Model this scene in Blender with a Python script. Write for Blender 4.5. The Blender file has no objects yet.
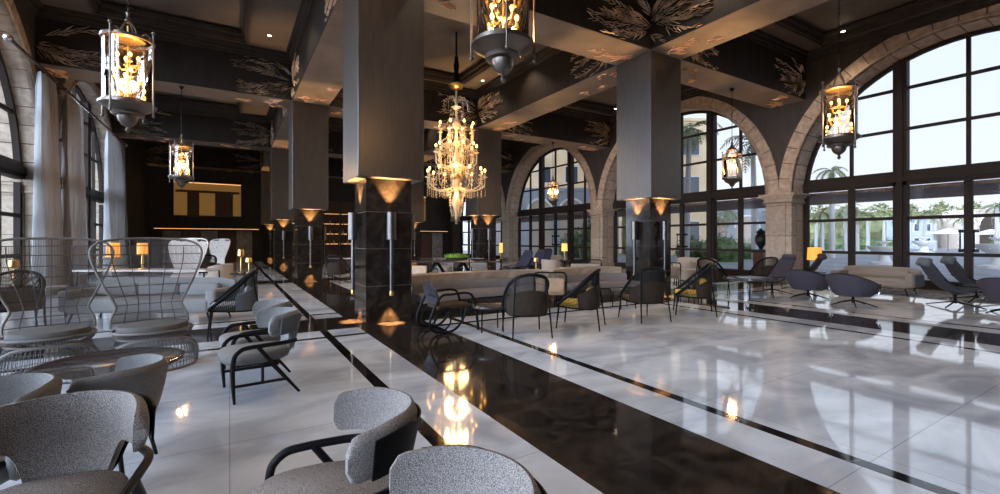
import bpy, math, random
from mathutils import Vector, Matrix
PI=math.pi
col=bpy.context.scene.collection
H=1.5                      # eye height
S=H/1.4                    # building module scale
F=446.0
CX,CY=500.0,240.0
TH=math.atan2(446,736)     # camera yaw away from the +Y axis
sT,cT=math.sin(TH),math.cos(TH)
def c2w(R,D): return (cT*R+sT*D, -sT*R+cT*D)
def P(u,v,z=0.0):
    D=F*(H-z)/(v-CY); R=(u-CX)/F*D
    return c2w(R,D)
def PD(u,D): return c2w((u-CX)/F*D,D)
def face(fr,fd):
    x,y=c2w(fr,fd); return math.atan2(y,x)-PI/2
# ---------- materials
MATS={}
def mat(name,color,rough=.5,metal=0.,emit=None,es=0,spec=.5):
    m=bpy.data.materials.new(name); m.use_nodes=True
    b=m.node_tree.nodes['Principled BSDF']
    b.inputs['Base Color'].default_value=(*color,1); b.inputs['Roughness'].default_value=rough
    b.inputs['Metallic'].default_value=metal; b.inputs['Specular IOR Level'].default_value=spec
    if emit: b.inputs['Emission Color'].default_value=(*emit,1); b.inputs['Emission Strength'].default_value=es
    MATS[name]=m; return m
def nodes(m): return m.node_tree.nodes, m.node_tree.links, m.node_tree.nodes['Principled BSDF']
def noise_col(m,c1,c2,scale=5,detail=4,lo=.35,hi=.65,stretch=(1,1,1),bump=0,coord='Object',dist=0):
    N,L,b=nodes(m)
    tc=N.new('ShaderNodeTexCoord'); mp=N.new('ShaderNodeMapping'); mp.inputs['Scale'].default_value=stretch
    L.new(tc.outputs[coord],mp.inputs['Vector'])
    n=N.new('ShaderNodeTexNoise'); n.inputs['Scale'].default_value=scale; n.inputs['Detail'].default_value=detail
    n.inputs['Distortion'].default_value=dist
    L.new(mp.outputs[0],n.inputs['Vector'])
    r=N.new('ShaderNodeValToRGB'); r.color_ramp.elements[0].position=lo; r.color_ramp.elements[1].position=hi
    r.color_ramp.elements[0].color=(*c1,1); r.color_ramp.elements[1].color=(*c2,1)
    L.new(n.outputs['Fac'],r.inputs['Fac']); L.new(r.outputs[0],b.inputs['Base Color'])
    if bump:
        bp=N.new('ShaderNodeBump'); bp.inputs['Strength'].default_value=bump; bp.inputs['Distance'].default_value=.01
        L.new(n.outputs['Fac'],bp.inputs['Height']); L.new(bp.outputs[0],b.inputs['Normal'])
    return n,r,mp
plaster=mat('brown_plaster',(.1,.08,.066),.62); noise_col(plaster,(.024,.018,.014),(.048,.036,.029),2.2,6,.3,.7,(3,3,.5),.15)
boxmat=mat('column_wallcovering',(.12,.1,.085),.36,spec=.8); noise_col(boxmat,(.026,.019,.014),(.05,.038,.029),7,6,.25,.75,(3,3,.35),.25)
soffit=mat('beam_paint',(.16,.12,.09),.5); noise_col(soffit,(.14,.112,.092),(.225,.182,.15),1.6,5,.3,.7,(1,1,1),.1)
ceilm=mat('ceiling_paint',(.1,.085,.075),.7); noise_col(ceilm,(.075,.064,.058),(.11,.094,.086),1.2,5,.3,.7)
mould=mat('ceiling_moulding',(.05,.042,.038),.5); noise_col(mould,(.025,.02,.018),(.04,.034,.03),4,3)
stone=mat('sand_stone',(.4,.35,.29),.75)
def stone_mat(m,c1,c2,mort,scale,bw,rh,axis):
    N,L,b=nodes(m); tc=N.new('ShaderNodeTexCoord'); mp=N.new('ShaderNodeMapping')
    mp.inputs['Rotation'].default_value=axis; L.new(tc.outputs['Object'],mp.inputs['Vector'])
    br=N.new('ShaderNodeTexBrick'); br.inputs['Scale'].default_value=scale; br.inputs['Brick Width'].default_value=bw
    br.inputs['Row Height'].default_value=rh; br.inputs['Mortar Size'].default_value=.012
    br.inputs['Color1'].default_value=(*c1,1); br.inputs['Color2'].default_value=(*c2,1); br.inputs['Mortar'].default_value=(*mort,1)
    L.new(mp.outputs[0],br.inputs['Vector'])
    n=N.new('ShaderNodeTexNoise'); n.inputs['Scale'].default_value=9; n.inputs['Detail'].default_value=6
    L.new(tc.outputs['Object'],n.inputs['Vector'])
    mx=N.new('ShaderNodeMix'); mx.data_type='RGBA'; mx.blend_type='MULTIPLY'; mx.inputs['Factor'].default_value=.55
    L.new(br.outputs['Color'],mx.inputs['A']); 
    r=N.new('ShaderNodeValToRGB'); r.color_ramp.elements[0].color=(.5,.48,.45,1); r.color_ramp.elements[0].position=.3; r.color_ramp.elements[1].position=.65
    L.new(n.outputs['Fac'],r.inputs['Fac']); L.new(r.outputs[0],mx.inputs['B']); L.new(mx.outputs['Result'],b.inputs['Base Color'])
    bp=N.new('ShaderNodeBump'); bp.inputs['Strength'].default_value=.4; bp.inputs['Distance'].default_value=.02
    L.new(br.outputs['Fac'],bp.inputs['Height']); bp.invert=True; L.new(bp.outputs[0],b.inputs['Normal'])
stone_mat(stone,(.46,.37,.28),(.38,.31,.24),(.17,.13,.1),1,1.1,.45,(PI/2,0,PI/2))
stonev=mat('pale_voussoir_stone',(.45,.38,.3),.75); noise_col(stonev,(.32,.24,.175),(.52,.42,.33),6,6,.3,.7,(1,1,1),.3)
joint=mat('stone_joint',(.14,.11,.09),.9)
wmar=mat('white_marble',(.6,.62,.66),.07)
N,L,b=nodes(wmar)
n,r,mp=noise_col(wmar,(.40,.43,.485),(.70,.745,.81),.8,9,.32,.62,(1,1.8,1),0,'Object',1.2)
tc=N.new('ShaderNodeTexCoord'); br=N.new('ShaderNodeTexBrick'); br.offset=0; br.inputs['Scale'].default_value=1; br.inputs['Brick Width'].default_value=1.28; br.inputs['Row Height'].default_value=1.28
br.inputs['Mortar Size'].default_value=.004; br.inputs['Color1'].default_value=(1,1,1,1); br.inputs['Color2'].default_value=(.93,.94,.95,1); br.inputs['Mortar'].default_value=(.62,.62,.64,1)
L.new(tc.outputs['Object'],br.inputs['Vector'])
mx=N.new('ShaderNodeMix'); mx.data_type='RGBA'; mx.blend_type='MULTIPLY'; mx.inputs['Factor'].default_value=1
L.new(r.outputs[0],mx.inputs['A']); L.new(br.outputs['Color'],mx.inputs['B']); L.new(mx.outputs['Result'],b.inputs['Base Color'])
rn=N.new('ShaderNodeTexNoise'); rn.inputs['Scale'].default_value=1.3; rn.inputs['Detail'].default_value=4; L.new(tc.outputs['Object'],rn.inputs['Vector'])
mr=N.new('ShaderNodeMapRange'); mr.inputs['To Min'].default_value=.02; mr.inputs['To Max'].default_value=.075; L.new(rn.outputs['Fac'],mr.inputs['Value']); L.new(mr.outputs[0],b.inputs['Roughness'])
wn=N.new('ShaderNodeTexNoise'); wn.inputs['Scale'].default_value=2.2; wn.inputs['Detail'].default_value=2; L.new(tc.outputs['Object'],wn.inputs['Vector'])
bp=N.new('ShaderNodeBump'); bp.inputs['Strength'].default_value=.04; bp.inputs['Distance'].default_value=.02; L.new(wn.outputs['Fac'],bp.inputs['Height']); L.new(bp.outputs[0],b.inputs['Normal'])
b.inputs['Specular IOR Level'].default_value=.5; b.inputs['IOR'].default_value=2.0
dmar=mat('dark_marble',(.03,.025,.022),.06,spec=.7)
n,r,mp=noise_col(dmar,(.012,.009,.008),(.05,.04,.034),3,9,.35,.75,(1,1,1),0,'Object',2)
kmar=mat('black_marble',(.012,.01,.01),.06,spec=.6)
n,r,mp=noise_col(kmar,(.008,.007,.007),(.35,.32,.3),2.2,9,.66,.8,(1,1,1),0,'Object',3)
plinthm=mat('plinth_marble',(.02,.017,.015),.12,spec=.22)
noise_col(plinthm,(.012,.009,.007),(.04,.03,.024),4,8,.4,.8,(1,1,1),0,'Object',1.5)
frame=mat('bronze_window_frame',(.03,.022,.018),.6,spec=.12)
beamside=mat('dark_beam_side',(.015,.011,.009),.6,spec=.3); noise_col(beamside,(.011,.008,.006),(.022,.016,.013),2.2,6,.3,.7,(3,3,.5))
black=mat('black_metal',(.006,.006,.006),.5,spec=.12)
bwood=mat('black_wood',(.006,.005,.006),.45,spec=.2)
chrome=mat('brushed_nickel',(.5,.5,.52),.25,1)
gun=mat('lantern_pewter',(.16,.13,.11),.35,.9)
gold=mat('gilt_metal',(.7,.45,.14),.3,1)
rail=mat('polished_rail',(.3,.27,.25),.25,1); sconm=mat('sconce_dark_metal',(.13,.115,.105),.35,1)
leafm=mat('wheat_relief_bronze',(.4,.3,.22),.4,.3); noise_col(leafm,(.26,.19,.13),(.8,.62,.46),3,3)
leafg=mat('wheat_relief_gold',(.75,.45,.26),.4,.3)
bulb=mat('candle_bulb',(1,.7,.3),.3,emit=(1,.45,.1),es=9)
ledm=mat('warm_strip_light',(1,.7,.4),.3,emit=(1,.5,.18),es=1.1)
candle=mat('ivory_candle',(.3,.22,.12),.5)
shade=mat('amber_lampshade',(.6,.28,.06),.6,emit=(1,.38,.05),es=.75)
shade2=mat('cream_lampshade',(.8,.5,.15),.6,emit=(1,.5,.1),es=.9)
curt=mat('linen_curtain',(.42,.45,.48),.8); noise_col(curt,(.36,.36,.36),(.5,.5,.5),30,3,.3,.7,(1,1,.05))
N,L,b=nodes(curt); o_=[q for q in N if q.type=='OUTPUT_MATERIAL'][0]; tl=N.new('ShaderNodeBsdfTranslucent'); tl.inputs[0].default_value=(.42,.41,.4,1); mxs=N.new('ShaderNodeMixShader'); mxs.inputs[0].default_value=.5; L.new(b.outputs[0],mxs.inputs[1]); L.new(tl.outputs[0],mxs.inputs[2]); L.new(mxs.outputs[0],o_.inputs[0])
def glassmat(name,col_,refl=.12,tint=(1,1,1),k=1):
    m=bpy.data.materials.new(name); m.use_nodes=True; N=m.node_tree.nodes; L=m.node_tree.links; N.clear()
    o=N.new('ShaderNodeOutputMaterial'); t=N.new('ShaderNodeBsdfTransparent'); t.inputs[0].default_value=(*tint,1)
    g=N.new('ShaderNodeBsdfGlossy'); g.inputs['Roughness'].default_value=.02; g.inputs[0].default_value=(*col_,1)
    fr=N.new('ShaderNodeFresnel'); fr.inputs[0].default_value=1.45; ad=N.new('ShaderNodeMath'); ad.operation='MULTIPLY_ADD'; ad.inputs[1].default_value=k; ad.inputs[2].default_value=refl
    mx=N.new('ShaderNodeMixShader'); L.new(fr.outputs[0],ad.inputs[0]); L.new(ad.outputs[0],mx.inputs[0]); L.new(t.outputs[0],mx.inputs[1]); L.new(g.outputs[0],mx.inputs[2]); L.new(mx.outputs[0],o.inputs[0])
    return m
glass=glassmat('window_glass',(1,1,1),0.0,(1,1,1),.12)
lglass=glassmat('lantern_glass',(1,1,1),.1,(1,.97,.92))
crystal=mat('cut_crystal',(.85,.68,.42),.06,spec=1)
crystal.node_tree.nodes['Principled BSDF'].inputs['Transmission Weight'].default_value=.4
# ---------- mesh builder
class MB:
    def __init__(s): s.v=[]; s.f=[]; s.mi=[]; s.M=Matrix.Identity(4)
    def add(s,vs,fs,mi=0):
        o=len(s.v); s.v+= [tuple(s.M@Vector(p)) for p in vs]; s.f+=[tuple(i+o for i in f) for f in fs]; s.mi+=[mi]*len(fs); return s
    def box(s,x0,x1,y0,y1,z0,z1,mi=0):
        vs=[(x,y,z) for z in (z0,z1) for y in (y0,y1) for x in (x0,x1)]
        return s.add(vs,[(0,2,3,1),(4,5,7,6),(0,1,5,4),(2,6,7,3),(0,4,6,2),(1,3,7,5)],mi)
    def rbox(s,x0,x1,y0,y1,z0,z1,r=.04,e=4,mi=0,nu=24,nv=12):
        # superellipsoid-like rounded cushion
        cx,cy,cz=(x0+x1)/2,(y0+y1)/2,(z0+z1)/2; hx,hy,hz=(x1-x0)/2,(y1-y0)/2,(z1-z0)/2
        r=min(r,hx,hy,hz); vs=[];fs=[]
        ks=[]
        for q in range(4):
            for i in range(5):
                a=q*PI/2+i/4*PI/2; ks.append((math.copysign(1,math.cos(q*PI/2+PI/4))*(hx-r)+r*math.cos(a), math.copysign(1,math.sin(q*PI/2+PI/4))*(hy-r)+r*math.sin(a),math.cos(a),math.sin(a)))
        n=len(ks); rings=[]
        for i in range(5): a=-PI/2+i/4*PI/2; rings.append((-(hz-r)+r*math.sin(a), -r*(1-math.cos(a))))
        for i in range(5): a=i/4*PI/2; rings.append(((hz-r)+r*math.sin(a), -r*(1-math.cos(a))))
        for (z,off) in rings:
            for (x,y,c,d) in ks: vs.append((cx+x+off*c,cy+y+off*d,cz+z))
        m=len(rings)
        for j in range(m-1):
            for i in range(n): fs.append((j*n+i,j*n+(i+1)%n,(j+1)*n+(i+1)%n,(j+1)*n+i))
        fs.append(tuple(reversed(range(n)))); fs.append(tuple((m-1)*n+i for i in range(n)))
        return s.add(vs,fs,mi)
    def tube(s,pts,r,seg=8,closed=False,mi=0,flat=None):
        pts=[Vector(p) for p in pts]; n=len(pts); vs=[];fs=[]
        rs=r if isinstance(r,(list,tuple)) else [r]*n
        up=None
        for i,p in enumerate(pts):
            if closed: t=(pts[(i+1)%n]-pts[i-1])
            else: t=pts[min(i+1,n-1)]-pts[max(i-1,0)]
            if t.length<1e-9: t=Vector((0,0,1))
            t.normalize()
            if up is None:
                up=Vector((0,0,1)) if abs(t.z)<.9 else Vector((1,0,0))
            a=up-t*up.dot(t)
            if a.length<1e-6: a=Vector((1,0,0))-t*t.x
            a.normalize(); up=a; bn=t.cross(a)
            for k in range(seg):
                an=2*PI*(k+.5)/seg; fx=flat if flat else 1
                vs.append(p+a*math.cos(an)*rs[i]+bn*math.sin(an)*rs[i]*fx)
        m=n if closed else n-1
        for i in range(m):
            for k in range(seg):
                j=(i+1)%n; fs.append((i*seg+k,i*seg+(k+1)%seg,j*seg+(k+1)%seg,j*seg+k))
        if not closed: fs.append(tuple(reversed(range(seg)))); fs.append(tuple((n-1)*seg+k for k in range(seg)))
        return s.add(vs,fs,mi)
    def lathe(s,prof,seg=20,c=(0,0,0),mi=0,sx=1,sy=1,a0=0,a1=2*PI):
        vs=[];fs=[]; full=abs(a1-a0-2*PI)<1e-6; ns=seg if full else seg+1
        for (r,z) in prof:
            for k in range(ns):
                a=a0+(a1-a0)*k/seg; vs.append((c[0]+r*math.cos(a)*sx,c[1]+r*math.sin(a)*sy,c[2]+z))
        for j in range(len(prof)-1):
            for k in range(seg):
                k2=(k+1)%ns if full else k+1
                fs.append((j*ns+k,j*ns+k2,(j+1)*ns+k2,(j+1)*ns+k))
        return s.add(vs,fs,mi)
    def cyl(s,x,y,z0,z1,r,seg=20,mi=0): return s.lathe([(0,z0),(r,z0),(r,z1),(0,z1)],seg,(x,y,0),mi)
    def sph(s,c,r,seg=10,rz=None,mi=0):
        rz=rz or r; k=max(4,seg//2)
        return s.lathe([(r*math.sin(PI*i/k),-rz*math.cos(PI*i/k)) for i in range(k+1)],seg,c,mi)
    def prism(s,poly,y0,y1,mi=0,ax='y'):
        n=len(poly)
        def q(a,b,t): return (a,t,b) if ax=='y' else ((t,a,b) if ax=='x' else (a,b,t))
        vs=[q(a,b,y0) for a,b in poly]+[q(a,b,y1) for a,b in poly]
        fs=[tuple(range(n)),tuple(reversed(range(n,2*n)))]+[(i,(i+1)%n,(i+1)%n+n,i+n) for i in range(n)]
        return s.add(vs,fs,mi)
    def surf(s,fn,nu,nv,th=0,mi=0,closeu=False):
        # fn(u,v)->point ; optional thickness along normals
        g=[[Vector(fn(i/nu,j/nv)) for j in range(nv+1)] for i in range(nu+1)]
        vs=[p for row in g for p in row]; W=nv+1; fs=[]
        for i in range(nu):
            for j in range(nv): fs.append((i*W+j,(i+1)*W+j,(i+1)*W+j+1,i*W+j+1))
        if th:
            vb=[]
            for i in range(nu+1):
                for j in range(nv+1):
                    du=g[min(i+1,nu)][j]-g[max(i-1,0)][j]; dv=g[i][min(j+1,nv)]-g[i][max(j-1,0)]
                    n=du.cross(dv); n=n.normalized() if n.length>1e-9 else Vector((0,0,1))
                    t=th(i/nu,j/nv) if callable(th) else th
                    vb.append(g[i][j]+n*t)
            o=len(vs); vs+=vb
            fs+=[tuple(reversed([a+o for a in f])) for f in list(fs)]
            for i in range(nu):
                fs.append((i*W,i*W+o,(i+1)*W+o,(i+1)*W)); fs.append((i*W+nv,(i+1)*W+nv,(i+1)*W+nv+o,i*W+nv+o))
            for j in range(nv):
                fs.append((j,j+1,j+1+o,j+o)); fs.append((nu*W+j,nu*W+j+o,nu*W+j+1+o,nu*W+j+1))
        return s.add(vs,fs,mi)
    def build(s,name,mats,parent=None,smooth=False,bevel=0,label=None):
        me=bpy.data.meshes.new(name); me.from_pydata(s.v,[],s.f)
        if not isinstance(mats,(list,tuple)): mats=[mats]
        for m in mats: me.materials.append(m)
        if len(mats)>1: me.polygons.foreach_set('material_index',s.mi)
        if smooth:
            me.polygons.foreach_set('use_smooth',[True]*len(me.polygons))
        me.update(); o=bpy.data.objects.new(name,me); col.objects.link(o)
        import bmesh
        bm=bmesh.new(); bm.from_mesh(me); bmesh.ops.recalc_face_normals(bm,faces=bm.faces); bm.to_mesh(me); bm.free()
        if smooth:
            try: me.set_sharp_from_angle(angle=math.radians(smooth if smooth>1 else 45))
            except Exception: pass
        if bevel:
            bv=o.modifiers.new('b','BEVEL'); bv.width=bevel; bv.segments=2; bv.limit_method='ANGLE'
        if parent: o.parent=parent
        if label: o['label']=label
        return o
def struct(o): o['kind']='structure'; return o
def tag(o,label,cat,group=None,kind=None):
    o['label']=label; o['category']=cat
    if group: o['group']=group
    if kind: o['kind']=kind
    return o
def thing(name,label,cat,loc=(0,0,0),rz=0,group=None):
    o=bpy.data.objects.new(name,None); o.empty_display_size=.1; col.objects.link(o); o.location=(*loc,0) if len(loc)==2 else loc; o.rotation_euler=(0,0,rz)
    return tag(o,label,cat,group)
KIDS={}
def kids(o): return [c for c in bpy.data.objects if c.parent==o]
def dup(o,loc,rz,label,group=None,scale=1,par=None):
    c=o.copy(); col.objects.link(c)
    for ch in kids(o): dup_child(ch,c)
    c.location=(*loc,0) if len(loc)==2 else loc; c.rotation_euler=(0,0,rz); c['label']=label
    if scale!=1: c.scale=scale if isinstance(scale,tuple) else (scale,)*3
    if group: c['group']=group
    return c
def dup_child(o,par):
    c=o.copy(); col.objects.link(c); c.parent=par
    for ch in kids(o): dup_child(ch,c)
    return c
def arc(cx,cy,r,a0,a1,n): return [(cx+r*math.cos(math.radians(a0+(a1-a0)*i/n)),cy+r*math.sin(math.radians(a0+(a1-a0)*i/n))) for i in range(n+1)]
def crom(pts,n=8,closed=False):
    pts=[Vector(p) for p in pts]; out=[]; m=len(pts)
    rng=range(m) if closed else range(m-1)
    for i in rng:
        if closed: p0,p1,p2,p3=pts[i-1],pts[i],pts[(i+1)%m],pts[(i+2)%m]
        else: p0,p1,p2,p3=pts[max(i-1,0)],pts[i],pts[i+1],pts[min(i+2,m-1)]
        for k in range(n):
            t=k/n; out.append(.5*((2*p1)+(-p0+p2)*t+(2*p0-5*p1+4*p2-p3)*t*t+(-p0+3*p1-3*p2+p3)*t**3))
    if not closed: out.append(pts[-1])
    return out
random.seed(7)
# ================= BUILDING =================
XA,XB=2.325*S,9.245*S                 # column lines
ROWS=[(7.87+8.77*k)*S for k in range(-1,4)]
XL,XR=-4.3*S,16.1*S                 # wall faces
YN,YF=-5.2*S,35.2*S
CW=.562*S; PW=.39*S
ZS=5.98*S; ZC=7.45*S; ZT=7.72*S; ZB=2.43*S
# floor: one mesh of marble cells
xs=set([XL-1,XR+1]); ys=set([YN,YF+.5])
def bandlines(c): return [c-CW,c+CW,c-1.09*S-.06,c-1.09*S+.06,c+1.07*S-.06,c+1.07*S+.06]
XC=[XA,XB]; 
for c in XC: xs.update(bandlines(c))
for c in ROWS: ys.update(y for y in bandlines(c) if YN<y<YF)
xs=sorted(xs); ys=sorted(ys)
def kindof(v,cs):
    for c in cs:
        if abs(v-c)<CW: return 2
        if abs(v-(c-1.09*S))<.06 or abs(v-(c+1.07*S))<.06: return 1
    return 0
fl=MB()
for i in range(len(xs)-1):
    for j in range(len(ys)-1):
        kx=kindof((xs[i]+xs[i+1])/2,XC); ky=kindof((ys[j]+ys[j+1])/2,ROWS)
        k=2 if 2 in (kx,ky) else (1 if 1 in (kx,ky) else 0)
        fl.add([(xs[i],ys[j],0),(xs[i+1],ys[j],0),(xs[i+1],ys[j+1],0),(xs[i],ys[j+1],0)],[(0,1,2,3)],{0:0,1:2,2:1}[k])
fl.box(xs[0],xs[-1],ys[0],ys[-1],-.3,-.02,0)
struct(fl.build('floor',[wmar,dmar,kmar]))
# ceiling with trays
bx=[XL,XA,XB,XR]; by=[YN]+ROWS+[YF]
ce=MB(); 
ce.box(XL-1,XR+1,YN,YF+.3,ZT+.02,ZT+.25,0)
tr=MB()
insets={0:(1.25,1.3,.5),1:(1.05,1.0,.55),2:(.8,.55,.7)}
for i in range(3):
    x0=bx[i]+(CW if i>0 else 0); x1=bx[i+1]-(CW if i<2 else 0)
    il,ir,iy=[q*S for q in insets[i]]
    for j in range(len(by)-1):
        y0=by[j]+(CW if 0<j else 0); y1=by[j+1]-(CW if j<len(by)-2 else 0)
        if y1-y0<1.5: 
            ce.box(x0,x1,y0,y1,ZC,ZT+.01,0); continue
        a0,a1,b0,b1=x0+il,x1-ir,y0+iy,y1-iy
        ce.box(x0,x1,y0,b0,ZC,ZT+.01,0); ce.box(x0,x1,b1,y1,ZC,ZT+.01,0); ce.box(x0,a0,b0,b1,ZC,ZT+.01,0); ce.box(a1,x1,b0,b1,ZC,ZT+.01,0)
        # moulding: tray rim and cornice in stepped profile
        for (w,h0,h1) in ((.10,ZC-.05,ZC+.12),(.17,ZC+.1,ZC+.2),(.05,ZC-.1,ZC-.04)):
            for (p,q,r_,t) in ((a0-.04,a1+.04,b0-.04,b0+w),(a0-.04,a1+.04,b1-w,b1+.04)): tr.box(p,q,r_,t,h0,h1)
            for (p,q,r_,t) in ((a0-.04,a0+w,b0,b1),(a1-w,a1+.04,b0,b1)): tr.box(p,q,r_,t,h0,h1)
        for (w,h0,h1) in ((.07,ZC-.30,ZC-.2),(.13,ZC-.2,ZC-.1),(.22,ZC-.1,ZC+.01)):
            tr.box(x0,x1,y0,y0+w,h0,h1); tr.box(x0,x1,y1-w,y1,h0,h1); tr.box(x0,x0+w,y0,y1,h0,h1); tr.box(x1-w,x1,y0,y1,h0,h1)
struct(ce.build('ceiling',ceilm)); struct(tr.build('trim_1',mould))
# beams with wheat sheaves in relief
def blade(mb,o,ax,ay,nz,ang,L,w,bend,mi=0,n=4):
    # curved lens-shaped leaf lying on a plane through o spanned by ax, ay; nz = outward normal
    Lp=[];Rp=[];C=[]
    a=ang; p=[0,0]
    for i in range(n+1):
        t=i/n; ww=w*math.sin(PI*(.08+.9*t))**.8*.5
        ca,sa=math.cos(a),math.sin(a)
        q=o+ax*p[0]+ay*p[1]
        s_=(-ax*sa+ay*ca)*ww
        Lp.append(q+s_+nz*.004); Rp.append(q-s_+nz*.004); C.append(q+nz*(.02+.02*math.sin(PI*t)))
        p[0]+=math.cos(a)*L/n; p[1]+=math.sin(a)*L/n; a+=bend/n
    vs=Lp+C+Rp; m=n+1; fs=[]
    for i in range(n): fs+= [(i,i+1,m+i+1,m+i),(m+i,m+i+1,2*m+i+1,2*m+i)]
    mb.add(vs,fs,mi)
rw=random.Random(3)
def sheaf(mb,corner,ax,hgt,n=150,reach=2.5):
    # sweeps out of the column corner along ax; band height hgt, corner at the bottom edge
    nz=sheaf.nz; az=Vector((0,0,1))
    for q in range(13):
        x=rw.uniform(.0,.28)*reach*(q/12+.1); f=rw.random(); z=hgt*(.25+.5*f)*1.0; a=(f-.5)*1.9+rw.gauss(0,.15)-.05; cv=-(f-.5)*rw.uniform(1.2,2.6); nl=9; st=rw.uniform(.14,.19)
        for k in range(nl):
            for sg in (-1,1):
                L=rw.uniform(.2,.42)*(1-.4*k/nl); aa=a+sg*rw.uniform(.1,.5)
                ex=x+math.cos(aa)*L; ez=z+math.sin(aa)*L
                if .03<z<hgt-.03 and .02<ez<hgt-.02 and 0<=ex<reach*1.2 and x>=0: blade(mb,corner+ax*x+az*z,ax,az,nz,aa,L,rw.uniform(.013,.024),-sg*rw.uniform(0,.5),0,3)
            x+=math.cos(a)*st; z+=math.sin(a)*st; a+=cv/nl
def soffit_sprig(mb,o,ax,ay,n=16):
    n=8
    for k in range(n):
        blade(mb,o+ax*rw.uniform(-.16,.16)+ay*rw.uniform(-.12,.12),ax,ay,Vector((0,0,-1)),rw.gauss(.5,.7),rw.uniform(.12,.3),.018,rw.uniform(-1,1),1,3)
tn=[1]
def trim(): tn[0]+=1; return 'trim_%d'%tn[0]
V=Vector
HG=ZC-.3-ZS
# beams along Y (on column lines XA, XB), split at rows; beams along X
def beam(x0,x1,y0,y1,along):
    b=struct(MB().box(x0,x1,y0,y1,ZS,ZC+.02).build(trim(),soffit))
    side=MB(); lf=MB()
    if along=='y':
        for (x,nx) in ((x0,-1),(x1,1)):
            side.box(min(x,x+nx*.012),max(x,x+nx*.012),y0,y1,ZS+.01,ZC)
            sheaf.nz=V((nx,0,0)); xx=x+nx*.012
            sheaf(lf,V((xx,y0,ZS)),V((0,1,0)),HG); sheaf(lf,V((xx,y1,ZS)),V((0,-1,0)),HG)
        for yy,d in ((y0,1),(y1,-1)):
            for k in range(4): soffit_sprig(lf,V(((x0+x1)/2+rw.uniform(-.42,.42),yy+d*rw.uniform(.15,2.2),ZS)),V((0,d,0)),V((1,0,0)),15)
    else:
        for (y,ny) in ((y0,-1),(y1,1)):
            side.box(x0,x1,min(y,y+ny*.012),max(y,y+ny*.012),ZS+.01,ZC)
            sheaf.nz=V((0,ny,0)); yy=y+ny*.012
            sheaf(lf,V((x0,yy,ZS)),V((1,0,0)),HG); sheaf(lf,V((x1,yy,ZS)),V((-1,0,0)),HG)
        for xx,d in ((x0,1),(x1,-1)):
            for k in range(4): soffit_sprig(lf,V((xx+d*rw.uniform(.15,2.2),(y0+y1)/2+rw.uniform(-.42,.42),ZS)),V((d,0,0)),V((0,1,0)),15)
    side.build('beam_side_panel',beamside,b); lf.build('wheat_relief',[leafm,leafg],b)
for xc in (XA,XB):
    yy=[YN]+ROWS+[YF]
    for j in range(len(yy)-1):
        a=yy[j]+(CW if j>0 else 0); c=yy[j+1]-(CW if j<len(yy)-2 else 0)
        if c-a>.5: beam(xc-CW,xc+CW,a,c,'y')
for yc in ROWS:
    for (a,c) in ((XL,XA-CW),(XA+CW,XB-CW),(XB+CW,XR)):
        beam(a,c,yc-CW,yc+CW,'x')
    for xc in (XA,XB): struct(MB().box(xc-CW,xc+CW,yc-CW,yc+CW,ZS+.003,ZC+.02).build(trim(),soffit))
# columns
cnames={(0,1):'nearest of the columns, beside the chandelier, pale on its left face',(0,2):'second in the left row, behind the nearest column',(0,3):'third in the left row, narrow in view',(0,4):'last of the left row near the mantel wall',
 (1,1):'standing before the middle arch with two lit faces',(1,2):'right behind the chandelier',(1,3):'partly hidden, seen between nearest column and chandelier',(1,4):'farthest of the right row'}
for ci,xc in enumerate((XA,XB)):
    for ri,yc in enumerate(ROWS):
        if ri==0: continue
        o=thing('column','square column of dark cladding on a polished marble foot, '+cnames[(ci,ri)],'column',(xc,yc,0))
        MB().box(-PW,PW,-PW,PW,0,ZB+.05).build('marble_foot',plinthm,o)
        m=MB().box(-CW,CW,-CW,CW,ZB,ZS); m.build('cladding',boxmat,o,bevel=.012)
        g=MB()
        for a in (-1,1):
            for z in (.62,1.25,1.87): g.box(-PW-.002,PW+.002,a*PW-.002*(1 if a<0 else -1)-.001,a*PW+.003,z*S,z*S+.006); g.box(a*PW-.003,a*PW+.003,-PW-.002,PW+.002,z*S,z*S+.006)
        g.build('foot_joint',joint,o)
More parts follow.
